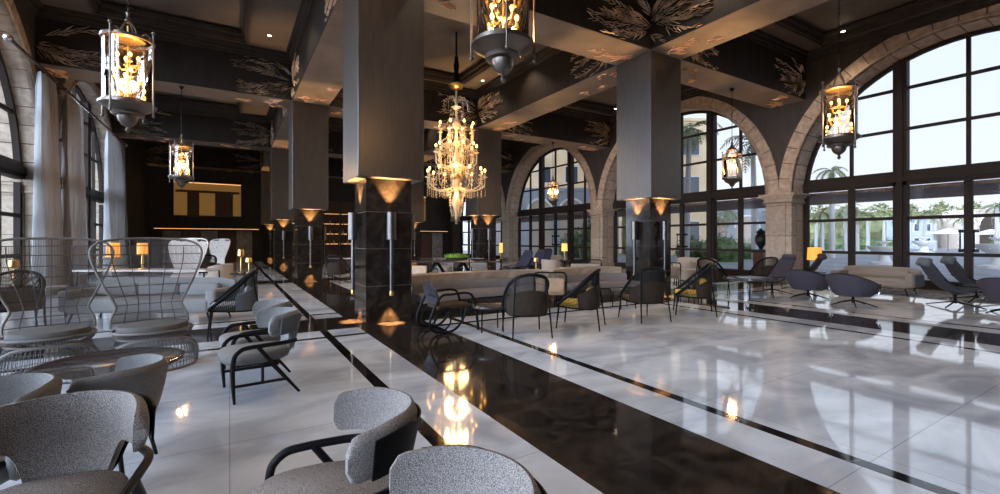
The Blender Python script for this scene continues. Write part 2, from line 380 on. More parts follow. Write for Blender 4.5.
# ---- arcade walls
AC=[(3.70+8.83*k)*S for k in range(-1,4)]; AR=4.02*S; RW=.40*S; ZSP=2.96*S; RD=.85*S
def wall(xf,sgn,side,solid):
    # wall face at xf, thickness going outward (sgn)
    x0,x1=sorted((xf,xf+sgn*RD)); m=MB()
    edges=[YN]
    for k,c in enumerate(AC): edges+=[c-AR,c+AR]
    edges.append(YF)
    for a,c in [(edges[0],edges[1])]+[(edges[2*i],edges[2*i+1]) for i in range(1,len(AC)+1)]:
        if c-a>.01: m.box(x0,x1,a,c,0,ZSP)
    # above spring: polygon strips around arches
    n=28
    for k,c in enumerate(AC):
        lo=YN if k==0 else (AC[k-1]+c)/2; hi=YF if k==len(AC)-1 else (AC[k+1]+c)/2
        pts=[(c-AR*math.cos(PI*i/n),ZSP+AR*math.sin(PI*i/n)) for i in range(n+1)]
        for i in range(n):
            (a,za),(b_,zb)=pts[i],pts[i+1]
            vs=[(x,y,z) for x in (x0,x1) for (y,z) in ((a,za),(b_,zb),(b_,ZT),(a,ZT))]
            m.add(vs,[(0,1,2,3),(4,7,6,5),(0,4,5,1),(1,5,6,2),(2,6,7,3),(3,7,4,0)])
        if c-AR-lo>.01: m.box(x0,x1,lo,c-AR,ZSP,ZT)
        if hi-c-AR>.01: m.box(x0,x1,c+AR,hi,ZSP,ZT)
        if k in solid: m.box(x0+.2,x1-.1,c-AR-.1,c+AR+.1,0,ZSP+AR+.1)
    struct(m.build('wall_'+side,plaster))
    # stone jamb + arch ring (voussoirs)
    for k,c in enumerate(AC):
        if k in solid: continue
        a=MB(); xi=xf-sgn*.05; nv=26
        xq0,xq1=sorted((xi,xf+sgn*(RD-.02)))
        for i in range(nv):
            t0=PI*i/nv+.003; t1=PI*(i+1)/nv-.003; pr=.0 
            for (ra,rb,xa,xb) in ((AR-.05,AR+RW,*sorted((xi,xf+sgn*.03))),(AR-.05,AR+.02,xq0,xq1)):
                vs=[]
                for x in (xa,xb):
                    for (r_,t) in ((ra,t0),(rb,t0),(rb,t1),(ra,t1)):
                        vs.append((x,c-r_*math.cos(t),min(ZSP+r_*math.sin(t),ZC-.02)))
                a.add(vs,[(0,1,2,3),(4,7,6,5),(0,4,5,1),(1,5,6,2),(2,6,7,3),(3,7,4,0)])
        # raised roll on the inner edge
        a.tube([(xi-sgn*.0,c-(AR+.02)*math.cos(PI*i/40),ZSP+(AR+.02)*math.sin(PI*i/40)) for i in range(41)],.05,6)
        struct(a.build(trim(),stonev,smooth=30))
    p=MB()
    bounds=[(AC[i]+AR,AC[i+1]-AR) for i in range(len(AC)-1)]
    for a,c in bounds:
        xq0,xq1=sorted((xf-sgn*.06,xf+sgn*(RD-.01)))
        p.box(xq0,xq1,a-.03,c+.03,0,ZSP-.32)
        p.box(*sorted((xf-sgn*.1,xf+sgn*RD*.5)),a+.16,c-.16,.25,ZSP-.32)
        for (w,z0,z1) in ((.08,ZSP-.34,ZSP-.28),(.05,ZSP-.28,ZSP-.12),(.11,ZSP-.14,ZSP-.06),(.17,ZSP-.06,ZSP+.02)):
            p.box(*sorted((xf-sgn*(.06+w),xf+sgn*(RD-.01))),a-.03-w,c+.03+w,z0,z1)
        p.box(*sorted((xf-sgn*.14,xf+sgn*(RD-.01))),a-.12,c+.12,0,.25)
    struct(p.build(trim(),stone,bevel=.012))
wall(XL,-1,'left',[4]); wall(XR,1,'right',[])
# arched windows
def arched_window(i,xw,c,sgn):
    o=struct(bpy.data.objects.new('window_%d'%i,None)); col.objects.link(o); o.location=(xw,c,0)
    r=AR-.04; f=MB(); d=.07
    zt0,zt1=3.0*S,3.42*S
    def ht(y,rr=r): return ZSP+math.sqrt(max(rr*rr-y*y,0))
    ring=MB()
    for k in range(40):
        t0,t1=PI*k/40,PI*(k+1)/40
        vs=[(x,-q*math.cos(t),ZSP+q*math.sin(t)) for x in (-d,d) for (q,t) in ((r-.13,t0),(r,t0),(r,t1),(r-.13,t1))]
        ring.add(vs,[(0,1,2,3),(4,7,6,5),(0,4,5,1),(1,5,6,2),(2,6,7,3),(3,7,4,0)])
    for s_ in (-1,1): ring.box(-d,d,*sorted((s_*r,s_*(r-.15))),0,ZSP)
    ring.build('window_frame',frame,o)
    f=MB(); f.box(-.13,.13,-r,r,zt0,zt1-.1); f.box(-.17,.17,-r,r,zt0+.12,zt0+.3); f.box(-.1,.1,-r,r,zt1-.1,zt1); f.build('transom',frame,o)
    for s_ in (-1,1):
        yc=s_*1.4*S; MB().box(-.13,.13,yc-.17,yc+.17,0,ht(yc)-.02).box(-.18,.18,yc-.08,yc+.08,0,ht(yc)-.1).build('post',frame,o)
    g=MB()
    for yc in (-2.62*S,0,2.62*S):
        g.box(-.05,.05,yc-.045,yc+.045,zt1-.02,ht(yc)-.02); g.box(-.07,.07,yc-.085,yc+.085,0,zt0+.02)
    for z in (4.64*S,5.83*S):
        y=math.sqrt(max(r*r-(z-ZSP)**2,0)); g.box(-.045,.045,-y,y,z-.045,z+.045)
    for z in (2.04*S,1.0*S): g.box(-.05,.05,-r,r,z-.05,z+.05)
    g.box(-.08,.08,-r,r,0,.28)
    g.build('glazing_bar',frame,o)
    m=MB(); n=40
    vs=[(0,-r+.05,.1)]+[(0,-(r-.05)*math.cos(PI*k/n),ZSP+(r-.05)*math.sin(PI*k/n)) for k in range(n+1)]+[(0,r-.05,.1)]
    m.add(vs,[tuple(range(len(vs)))]); m.build('pane',glass,o)
    h=MB()
    for y in (.14,-.14): h.tube([(-.16*sgn,y,1.2),(-.16*sgn,y,1.75)],.02,8); h.box(-.19,.19,y-.03,y+.03,1.15,1.24) ; h.box(-.19,.19,y-.03,y+.03,1.71,1.8)
    h.build('door_pull',black,o)
wi=0
for c in AC:
    wi+=1; arched_window(wi,XR+.78*S,c,1)
for c in AC[:4]:
    wi+=1; arched_window(wi,XL-.42*S,c,-1)
# end wall
m=MB().box(XL-1,XR+1,YF,YF+.4,0,ZT)
struct(m.build('wall_back',plaster))
m=MB()
x=XL
while x<XR-.2:
    m.box(x+.03,x+1.18,YF-.03,YF,0,2.05*S) ; m.box(x+.03,x+1.18,YF-.02,YF,3.0,5.6); x+=1.22
struct(m.build(trim(),plaster))
struct(MB().box(XL-1,XR+1,YN-.4,YN,0,ZT).build('wall_front',plaster))  # unseen wall added behind the camera to cut daylight on front faces
struct(MB().box(XL-1,XR+1,YN-12,YF+14,ZT+.3,ZT+19).build('wall_upper_storeys',stonev))  # unseen mass added over the ceiling to shade the terrace from the left sky
# open mirrored niche + ledge in the left bay
darkw=mat('dark_timber',(.035,.022,.015),.35); noise_col(darkw,(.025,.016,.011),(.06,.038,.024),4,4,.3,.7,(6,6,.4))
panelg=mat('grey_marble_slab',(.3,.28,.26),.3); noise_col(panelg,(.2,.18,.16),(.42,.39,.36),5,6,.3,.7)
ambermir=mat('amber_lit_panel',(.2,.12,.05),.3,emit=(1,.5,.12),es=.1)
redw=mat('red_brown_timber',(.09,.035,.018),.35); noise_col(redw,(.06,.022,.012),(.14,.06,.03),3,4,.3,.7,(8,1,.6))
mirr=mat('bronze_mirror',(.55,.42,.25),.04,1)
def niche(x0,x1,z0,z1,lab):
    o=thing('wall_mirror',lab,'mirror',((x0+x1)/2,YF-.02,z0))
    w=(x1-x0)/2; h=z1-z0
    MB().box(-w,w,-.06,-.02,0,h).build('mirror_glass',ambermir,o)
    f=MB(); t=.06
    f.box(-w-t,w+t,-.2,-.0,-t,0).box(-w-t,w+t,-.2,0,h,h+t).box(-w-t,-w,-.2,0,0,h).box(w,w+t,-.2,0,0,h); f.build('mirror_frame',darkw,o)
    g=MB()
    for q in (-.62,.25): g.box(w*q,w*(q+.35),-.11,-.06,0,h*.72)
    g.box(w*.2,w*.75,-.12,-.06,0,h*.72); g.box(-w*.95,w*.95,-.13,-.06,h*.69,h*.76); g.build('inner_screen',redw,o)
    MB().box(-w,w,-.16,-.12,h-.06,h-.02).build('strip_light',ledm,o)
    return o
niche(-3.05*S,.65*S,3.0*S,5.15*S,'wide amber lit opening high on the far left wall, above the long ledge')
niche(10.6*S,14.0*S,3.0*S,5.0*S,'amber lit opening high on the far wall between chandelier and nearest column')
def ledge(x0,x1,lab):
    o=thing('wall_ledge',lab,'ledge',((x0+x1)/2,YF-.02,0)); w=(x1-x0)/2
    MB().box(-w,w,-.6,0,2.08*S,2.15*S).build('ledge_board',plaster,o)
    MB().box(-w,w,-.64,-.6,2.11*S,2.135*S).build('strip_light',ledm,o)
    x=-w+.4
    while x<w-1: MB().box(x,x+1.0,-.12,0,0,2.0*S).build('marble_slab',panelg,o); x+=2.15
    x=-w+1.5
    while x<w-.9: MB().box(x,x+1.0,-.1,0,0,2.0*S).build('timber_panel',redw,o); x+=2.15
ledge(-4.0*S,1.7*S,'long lit ledge over panels on the far left wall')
ledge(10.2*S,15.8*S,'lit ledge over timber panels on the far right part of the end wall')
# bar back between
o=thing('back_bar','tall dark bar shelving with lit shelves of glasses at the end wall','shelf',(5.9*S,YF-.05,0))
f=MB()
for x in (-2.6,-1.3,0,1.3,2.6): f.box(x-.05,x+.05,-.5,0,0,4.6)
f.box(-2.65,2.65,-.5,0,4.5,4.65); f.build('upright',darkw,o)
MB().box(-2.6,2.6,-.04,0,0,4.5).build('back_panel',redw,o)
for k,z in enumerate((1.1,1.9,2.7,3.5)):
    MB().box(-2.6,2.6,-.48,-.02,z,z+.05).build('shelf_board',darkw,o); MB().box(-2.58,2.58,-.1,-.06,z+.06,z+.1).build('strip_light',ledm,o)
bot=MB().lathe([(0,0),(.05,0),(.05,.2),(.02,.27),(.02,.34),(0,.34)],8)
bo=None; bcols=[mat('green_glass_bottle',(.03,.08,.03),.1),mat('amber_glass_bottle',(.3,.12,.02),.1),mat('clear_bottle',(.5,.5,.45),.1)]
protos=[]
k=0
for zi,z in enumerate((1.15,1.95,2.75)):
    for i in range(14):
        x=-2.3+i*.35+rw.uniform(-.05,.05)
        if abs((x%1.3)-1.3)<.12 or (x%1.3)<.12: continue
        if len(protos)<3: b_=bot.build('bottle',bcols[len(protos)],smooth=True); protos.append(b_); 
        else: b_=protos[k%3].copy(); col.objects.link(b_)
        b_.location=(5.9*S+x,YF-.3,z); tag(b_,'small bottle on the lit bar shelves by the end wall','bottle','bottles on the bar shelves'); k+=1
# ================= LIGHT FITTINGS =================
def light(kind,name,loc,energy,color,**kw):
    l=bpy.data.lights.new(name,kind); l.energy=energy; l.color=color
    for k,v in kw.items(): setattr(l,k,v)
    o=bpy.data.objects.new(name,l); col.objects.link(o); o.location=loc; return o
WARM=(1,.56,.22)
def sconce_proto():
    o=thing('wall_sconce','x','wall lamp',(0,0,0),0,'tube sconces on the columns')
    # faces +Y outward, origin at column face
    MB().tube([(0,.13,.55),(0,.13,1.52)],.034,12).build('pole',sconm,o,smooth=True)
    MB().lathe([(.0,1.5),(.082,1.5),(.088,1.51),(.088,2.0),(.078,2.0),(.075,1.93),(0,1.93)],20,(0,.13,0)).build('cup',sconm,o,smooth=30)
    MB().cyl(0,.13,1.94,1.96,.06,12).build('lamp_lens',bulbw,o)
    MB().lathe([(0,.5),(.035,.5),(.042,.55),(.03,.6),(0,.6)],14,(0,.13,0)).build('lower_lamp',gold,o,smooth=40)
    m=MB(); 
    for z in (1.0,1.75): m.box(-.03,.03,0,.1,z-.03,z+.03)
    m.build('bracket',sconm,o); return o
bulbw=mat('warm_lens',(1,.7,.4),.3,emit=(1,.6,.25),es=12)
sp=sconce_proto(); first=True
cshort={(0,1):'nearest column',(0,2):'second column of the left row',(0,3):'third column of the left row',(0,4):'last column of the left row',(1,1):'column before the middle arch',(1,2):'column right behind the chandelier',(1,3):'column partly hidden behind the nearest one',(1,4):'farthest column of the right row'}
def spot(loc,down,e,ang):
    o=light('SPOT','sconce_beam',loc,e,WARM,spot_size=math.radians(ang),spot_blend=.5,shadow_soft_size=.03)
    if not down: o.rotation_euler=(PI,0,0)
    return o
for (ci,ri),nm in cshort.items():
    xc=(XA,XB)[ci]; yc=ROWS[ri]
    fs=[('front',(0,-1))]
    if (ci,ri) in ((0,1),(1,1),(1,2)): fs.append(('left',(-1,0)))
    if ci==0: fs.append(('right',(1,0)))
    for fn,(nx,ny) in fs:
        loc=(xc+nx*PW,yc+ny*PW,0); rz=math.atan2(ny,nx)-PI/2
        lab='metal tube sconce on the %s face of the %s'%(fn,nm)
        if first: sp.location=loc; sp.rotation_euler=(0,0,rz); sp['label']=lab; first=False
        else: dup(sp,loc,rz,lab)
        lx,ly=loc[0]+nx*.13,loc[1]+ny*.13
        if fn=='right' : continue
        spot((lx,ly,1.99),False,650,66); spot((lx,ly,.475),True,360,58)
# hanging lanterns, cylindrical
def lantern_proto():
    o=thing('hanging_lantern','x','lantern',(0,0,0),0,'candle lanterns hung from the beams')
    # origin at glass centre height bottom; R .33
    R=.33; hb=.9
    m=MB(); m.lathe([(0,-.38),(.02,-.37),(.035,-.34),(.02,-.31),(.03,-.29),(.07,-.27),(.11,-.23),(.13,-.18),(.135,-.15),(.2,-.14),(.215,-.115),(.2,-.095),(.22,-.08),(.29,-.05),(.33,-.02),(.365,-.01),(.365,.02),(.33,.03),(.33,.05),(.05,.05),(0,.05)],28)
    m.build('bowl',gun,o,smooth=50)
    g=MB(); g.lathe([(R-.02,.05),(R-.02,hb)],28); g.build('glass_cylinder',lglass,o,smooth=True)
    f=MB()
    f.lathe([(R-.03,hb-.02),(R+.01,hb-.02),(R+.01,hb+.015),(R-.03,hb+.015),(R-.03,hb-.02)],28)
    for k in range(4):
        a=PI/4+k*PI/2; c,s=math.cos(a),math.sin(a)
        f.tube([((R+.04)*c,(R+.04)*s,-.12),((R+.04)*c,(R+.04)*s,hb+.1)],.013,6)
        f.sph(((R+.04)*c,(R+.04)*s,-.14),.024,8); f.sph(((R+.04)*c,(R+.04)*s,-.09),.018,8); f.sph(((R+.04)*c,(R+.04)*s,hb+.11),.028,8)
        f.tube(crom([((R+.04)*c,(R+.04)*s,hb-.02),((R*.8)*c,(R*.8)*s,hb+.09),(R*.45*c,R*.45*s,hb+.05),(R*.3*c,R*.3*s,hb+.17),(.03*c,.03*s,hb+.26)],6),.011,6)
    f.sph((0,0,hb+.27),.04,10); f.lathe([(0,hb+.26),(.03,hb+.28),(.015,hb+.34),(.03,hb+.38),(0,hb+.4)],10)
    f.build('cage',gun,o,smooth=50)
    cp=MB(); cp.lathe([(.0,hb+.10),(.06,hb+.10),(.2,hb+.04),(.22,hb+.0),(.2,hb-.01),(0,hb+.02)],24); cp.build('smoke_cap',gold,o,smooth=40)
    st=MB(); st.tube([(0,0,.05),(0,0,hb+.2)],.012,6)
    for (z,r,n) in ((.14,.2,4),(.36,.17,4),(.58,.13,4)):
        for k in range(n):
            a=2*PI*k/n; st.tube(crom([(0,0,z-.05),(r*.6*math.cos(a),r*.6*math.sin(a),z-.1),(r*math.cos(a),r*math.sin(a),z)],5),.007,5); st.cyl(r*math.cos(a),r*math.sin(a),z,z+.01,.03,8)
    st.build('candle_arm',gold,o,smooth=50)
    for (z,r,n) in ((.14,.2,4),(.36,.17,4),(.58,.13,4)):
        for k in range(n):
            a=2*PI*k/n; c=MB().cyl(r*math.cos(a),r*math.sin(a),z+.01,z+.07,.012,8).build('candle',candle,o)
            MB().sph((r*math.cos(a),r*math.sin(a),z+.10),.024,10,.03).build('flame_bulb',bulb,c)
    return o
def lantern_open_proto():
    # open hexagonal frame, bell canopy
    o=thing('hanging_lantern','x','lantern',(0,0,0),0,'candle lanterns hung from the beams')
    m=MB(); m.lathe([(0,-.36),(.012,-.35),(.035,-.32),(.012,-.29),(.05,-.26),(.1,-.18),(.2,-.12),(.24,-.05),(.29,-.03),(.29,.02),(0,.03)],6); m.build('bowl',gun,o,smooth=20)
    f=MB()
    for k in range(6):
        a=k*PI/3; c,s=math.cos(a),math.sin(a); c2,s2=math.cos(a+PI/3),math.sin(a+PI/3)
        f.tube([(.28*c,.28*s,0),(.28*c,.28*s,.82)],.013,6); f.sph((.28*c,.28*s,.86),.025,8)
        for z in (.02,.76): f.tube([(.28*c,.28*s,z),(.28*c2,.28*s2,z)],.012,6)
        f.tube(crom([(.28*c,.28*s,.78),(.2*c,.2*s,.8),(.12*c,.12*s,.9),(.03*c,.03*s,.98)],5),.01,6)
    f.build('cage',gun,o,smooth=40)
    MB().lathe([(.14,.92),(.13,.96),(.06,1.02),(.03,1.1),(.05,1.13),(.02,1.18),(.03,1.22),(0,1.25)],14).build('bell_canopy',gun,o,smooth=50)
    g=MB()
    for k in range(6):
        a=k*PI/3; c,s=math.cos(a)*.27,math.sin(a)*.27; c2,s2=math.cos(a+PI/3)*.27,math.sin(a+PI/3)*.27
        g.add([(c,s,.03),(c2,s2,.03),(c2,s2,.75),(c,s,.75)],[(0,1,2,3)])
    g.build('glass_sides',lglass,o)
    st=MB(); st.tube([(0,0,.0),(0,0,.95)],.012,6)
    for k in range(6):
        a=k*PI/3; z=.2 if k%2 else .42; st.tube(crom([(0,0,z-.05),(.08*math.cos(a),.08*math.sin(a),z-.09),(.14*math.cos(a),.14*math.sin(a),z)],5),.007,5)
    st.build('candle_arm',gold,o)
    for k in range(6):
        a=k*PI/3; z=.2 if k%2 else .42; c=MB().cyl(.14*math.cos(a),.14*math.sin(a),z,z+.1,.012,8).build('candle',candle,o); MB().sph((.14*math.cos(a),.14*math.sin(a),z+.13),.02,8,.035).build('flame_bulb',bulb,c)
    return o
def chain(o,z0,z1,rod):
    m=MB()
    if rod: m.tube([(0,0,z0),(0,0,z1)],.01,6); m.lathe([(0,z1-.1),(.03,z1-.08),(.07,z1-.02),(.07,z1),(0,z1)],12); 
    else:
        z=z0; k=0
        while z<z1:
            pts=[(.016*math.cos(t)*(1 if k%2 else 0),.016*math.cos(t)*(0 if k%2 else 1),z+.03+.04*math.sin(t)) for t in [2*PI*q/8 for q in range(8)]]
            m.tube(pts,.006,4,True); z+=.055; k+=1
        m.lathe([(0,z1-.1),(.03,z1-.08),(.07,z1-.02),(.07,z1),(0,z1)],12)
    m.build('chain' if not rod else 'hanging_rod',black,o,smooth=40)
LT=3.76*S-.0   # bowl tip height offset
A=lantern_proto(); B=lantern_open_proto()
zL=1.4*S+1.69*S+.19
lan=[('A',128,7.98*S,'large lit lantern with glass cylinder hanging at the top left, before the curtains',None),
     ('A',181.5,16.3*S,'small lit glass cylinder lantern hanging before the far left wall',None),
     ('A',503,3.94*S,'lit lantern at the top centre whose pewter bowl hangs in front of the beams',None),
     ('A',839,3.8*S,'lit glass cylinder lantern hanging in front of the big right arch',None),
     ('B',732,7.9*S,'open framed lantern with bell canopy hanging in front of the middle arch',None),
     ('B',553,16.6*S,'small lit lantern hanging in front of the farthest visible arch',None)]
used={'A':False,'B':False}
for (t,u,Y,lab,_) in lan:
    # intersect the view ray with the plane Y
    k=(u-CX)/F; D=Y/(-sT*k+cT); x,y=c2w(k*D,D)
    pr=A if t=='A' else B
    if u==503: zL_=zL+.15
    else: zL_=zL
    if not used[t]: o=pr; used[t]=True; o.location=(x,y,zL_); o['label']=lab
    else: o=dup(pr,(x,y,zL_),0,lab)
    if t=='A': o.rotation_euler=(0,0,.35); o.scale=(.95,.95,1.08)
    else: o.scale=(1.0,1.0,1.0)
    lan_last=o
    light('POINT','lantern_light',(x,y,zL+.45),95 if D>6 else 75,WARM,shadow_soft_size=.12)
    pend=(o,t)
    o['_top']=ZS-zL_
for o in [q for q in col.objects if q.type=='EMPTY' and q.name.startswith('hanging_lantern')]:
    sc=o.scale[2]; top=o['_top']/sc; del o['_top']
    chain(o,1.28 if 'open' not in o['label'] and 'farthest visible' not in o['label'] else 1.22,top,o.location.y>7.3*S and o.location.x>0 or o.location.y>12)
# chandelier
cx_,cy_=5.9*S,12.3*S
o=thing('crystal_chandelier','tall tiered crystal chandelier with lit candles and gilt ceiling rose between the columns','chandelier',(cx_,cy_,0))
zz=lambda v: H+(CY-v)*(13.57*S)/F
MB().lathe([(0,zz(56)),(.07,zz(57)),(.06,zz(60)),(.1,zz(66)),(.07,zz(72)),(.12,zz(80)),(.08,zz(83)),(0,zz(83))],14).tube([(0,0,zz(56)),(0,0,ZT)],.03,8).build('cord_sleeve',black,o,smooth=50)
MB().lathe([(0,zz(83)),(.12,zz(83)),(.26,zz(85)),(.2,zz(88)),(.05,zz(90)),(0,zz(90))],24).build('gilt_canopy',gold,o,smooth=50)
MB().lathe([(0,zz(90)),(.04,zz(91)),(.03,zz(96)),(.07,zz(101)),(.03,zz(106)),(.16,zz(107)),(.04,zz(110)),(.04,zz(118)),(.12,zz(122)),(.12,zz(126)),(.04,zz(130)),(.05,zz(150)),(.13,zz(160)),(.05,zz(165)),(.14,zz(178)),(.16,zz(181)),(.1,zz(190)),(.06,zz(196)),(.14,zz(204)),(.05,zz(212)),(.05,zz(216)),(0,zz(220))],18).build('crystal_stem',crystal,o,smooth=50)
MB().lathe([(.05,zz(177)),(.2,zz(175)),(.21,zz(177)),(.12,zz(182)),(0,zz(183))],20).build('gilt_bowl',gold,o,smooth=50)
cr=MB()
def drop(p,s):
    x,y,z=p; cr.add([(x,y,z+s),(x+s*.4,y,z),(x,y+s*.4,z),(x-s*.4,y,z),(x,y-s*.4,z),(x,y,z-s*1.6)],[(0,1,2),(0,2,3),(0,3,4),(0,4,1),(5,2,1),(5,3,2),(5,4,3),(5,1,4)])
tiers=[(.93,zz(177),zz(186),12,.11),(.66,zz(152),zz(163),10,.1),(.57,zz(131),zz(142),8,.09)]
for (r,zc,zb,n,_) in tiers:
    ang=[2*PI*k/n+(.2 if n==10 else 0) for k in range(n)]
    pm=None
    for a in ang:
        rr=r
        if pm is None:
            m=MB(); m.tube(crom([(.05,0,zb+.05),(rr*.35,0,zb-.12),(rr*.7,0,zb-.14),(rr*.97,0,zb),(rr,0,zc-.03)],6),.014,7)
            m.lathe([(0,zc-.05),(.03,zc-.04),(.09,zc-.01),(.09,zc+.005),(0,zc)],12,(rr,0,0)); pm=m.build('candle_arm',crystal,o,smooth=40)
            cd=MB().lathe([(0,zc),(.028,zc),(.02,zc+.17),(0,zc+.17)],8,(rr,0,0)).build('candle',candle,pm); fl_=MB().sph((rr,0,zc+.21),.036,8,.06).build('flame_bulb',bulb,pm)
            pm.rotation_euler=(0,0,a)
        else:
            q=dup_child(pm,o); q.rotation_euler=(0,0,a)
        for j in range(5):
            rj=rr*(.45+.14*j); 
            for t in range(3): drop((rj*math.cos(a),rj*math.sin(a),zb-.13-.085*t-.02*(j%2)),.03)
        for da in (-.12,.12):
            for t in range(4): drop((rr*math.cos(a+da),rr*math.sin(a+da),zc-.1-.08*t),.03)
# strings swagged from crown to tiers
for (r0,z0,r1,z1,n) in ((.16,zz(107),.33,zz(124),10),(.12,zz(124),.5,zz(142),12),(.3,zz(140),.62,zz(160),14),(.4,zz(150),.36,zz(178),16),(.55,zz(165),.8,zz(182),14),(.34,zz(182),.12,zz(206),12),(.2,zz(196),.2,zz(212),8)):
    for k in range(n):
        a=2*PI*k/n
        for t in range(9):
            f=t/8; r=r0+(r1-r0)*f; z=z0+(z1-z0)*f-.12*math.sin(PI*f); drop((r*math.cos(a),r*math.sin(a),z),.026)
for k in range(12):
    a=2*PI*k/12
    for t in range(11):
        th=PI*min(t,8)/8; r=.05+.19*(1-math.cos(th)); drop((r*math.cos(a),r*math.sin(a),zz(104)+.22*math.sin(th)-.07*(t/8)-(.07*(t-8) if t>8 else 0)),.028)
for r,z,n in ((.3,zz(190),14),(.22,zz(200),12),(.16,zz(210),10),(.03,zz(218),3)):
    for k in range(n):
        a=2*PI*k/n
        for t in range(3): drop((r*math.cos(a),r*math.sin(a),z-.085*t),.032)
ob=cr.build('crystal_drops',crystal,o); ob['kind']='stuff'
for z in (zz(135),zz(165),zz(195)): light('POINT','chandelier_light',(cx_,cy_-.0,z),80,(1,.62,.28),shadow_soft_size=.4)
# ceiling downlights
dl=MB().lathe([(.07,0),(.09,0),(.09,-.015),(.06,-.015),(.055,.0)],18)
dlp=None
spots=[]
for (i,ax) in enumerate((1.0,3.75,8.2,10.9,15.2)):
    for yr in (3.5,5.9,12.3,14.8,21.0,29.8): spots.append((ax*S,yr*S))
spots+= [(-3.7*S,y*S) for y in (3.5,12.3,21)]
lensm=mat('downlight_lens',(1,.9,.8),.3,emit=(1,.85,.65),es=10)
for k,(x,y) in enumerate(spots):
    if dlp is None:
        dlp=thing('ceiling_downlight','small round recessed downlight in the coffered ceiling','downlight',(x,y,ZC),0,'recessed ceiling downlights'); dl.build('trim_ring',chrome,dlp,smooth=True); MB().cyl(0,0,-.012,-.004,.055,14).build('lamp_lens',lensm,dlp)
        q=dlp
    else: q=dup(dlp,(x,y,ZC),0,dlp['label'])
    light('SPOT','downlight_beam',(x,y,ZC-.03),150,(1,.78,.55),spot_size=math.radians(110),spot_blend=.8,shadow_soft_size=.06)
# ================= OUTSIDE =================
pave=mat('pale_paving',(.5,.5,.51),.7); noise_col(pave,(.17,.17,.18),(.25,.25,.26),.6,5)
green=mat('shrub_leaf',(.1,.16,.04),.6); noise_col(green,(.02,.04,.01),(.12,.16,.045),3,3)
palmg=mat('palm_leaf',(.2,.24,.1),.6); noise_col(palmg,(.08,.1,.035),(.26,.27,.12),2,3)
treeg=mat('pale_tree_leaf',(.2,.2,.07),.7); noise_col(treeg,(.05,.06,.02),(.19,.19,.075),.5,5)
ptrunk=mat('white_palm_trunk',(.36,.35,.34),.8)
creamw=mat('cream_render',(.75,.6,.4),.8); noise_col(creamw,(.66,.5,.3),(.8,.62,.4),.4,3)
greyw=mat('grey_render',(.3,.32,.35),.8); beigew=mat('beige_render',(.42,.34,.28),.8); whitew=mat('white_render',(.65,.64,.62),.8)
dwin=mat('dark_window_glass',(.05,.06,.08),.1)
canopyw=mat('pergola_timber',(.2,.11,.07),.6); noise_col(canopyw,(.2,.12,.09),(.42,.3,.24),3,4,.3,.7,(1,12,1))
g=MB(); g.box(XR+1,190,-90,160,-.3,-.03).box(-60,XL-1,-40,90,-.3,-.03); struct(g.build('ground',pave))
# awning over the terrace
a=thing('terrace_awning','brown slatted awning over the terrace just outside the arched windows','awning',(XR+1.6,0,0))
m=MB(); m.box(0,4.9,YN,YF,2.96*S,3.04*S); 
y=YN
while y<YF: m.box(0,4.9,y,y+.2,2.96*S-.02,2.96*S); y+=.23
m.build('slat_roof',canopyw,a)
def palm(u,D,h,crown,nf=16,lean=0,lab='',tr=.2):
    x,y=PD(u,D); o=thing('palm_tree',lab,'palm tree',(x,y,-.03),0,'palm trees outside the windows')
    MB().tube([(0,0,0),(lean*.4,0,h*.5),(lean,0,h)],[tr*1.25,tr,tr*.8],10).build('trunk',ptrunk if crown<3.2 else ptrunk,o,smooth=True)
    m=MB(); rr=random.Random(int(u*7))
    for k in range(nf):
        a=2*PI*k/nf+rr.uniform(-.2,.2); el=rr.uniform(-.3,1.0); L=crown*rr.uniform(.8,1.1)
        pts=[]; px,pz=0,h; ang=el
        for i in range(7):
            pts.append((lean+px*math.cos(a),px*math.sin(a),pz)); px+=math.cos(ang)*L/6; pz+=math.sin(ang)*L/6; ang-=.33
        m.tube(pts,.025,4)
        for i in range(1,7):
            p=Vector(pts[i]); t=(Vector(pts[i])-Vector(pts[i-1])).normalized(); s_=Vector((-math.sin(a),math.cos(a),0))
            for e in (-1,1):
                for q in (0,.5):
                    p2=p-t*(L/6*q); w=L*.22*math.sin(PI*min(1,(i-q+.6)/7)); tip=p2+s_*e*w+t*w*.6+Vector((0,0,-w*.45))
                    m.add([p2+t*.07,p2-t*.07,tip],[(0,1,2)])
    m.build('fronds',palmg,o); return o
ws=[(822,47),(832,52),(845,50),(857,47),(868,56),(884,60),(925,50),(935,58),(930,76),(962,60),(1006,66),(997,48),(1010,50),(816,60),(850,62),(900,52),(776,50),(796,48)]
for i,(u,D) in enumerate(ws):
    palm(u,D*S,4.6+(i%3)*.35,1.9,12,0,'slim white trunked palm in the row outside the big right arch',.2)
palm(686,30*S,9.5,2.6,18,.4,'tall palm against the cream building, seen left in the middle arch')
palm(755,31*S,8.7,2.6,16,-.3,'palm whose fronds show behind the open framed lantern')
palm(727,50*S,5.0,2.6,14,0,'low palm crown at the bottom of the middle arch lunette')
palm(832,36*S,7.5,1.7,12,0,'palm whose crown shows in the lower left of the big arch lunette')
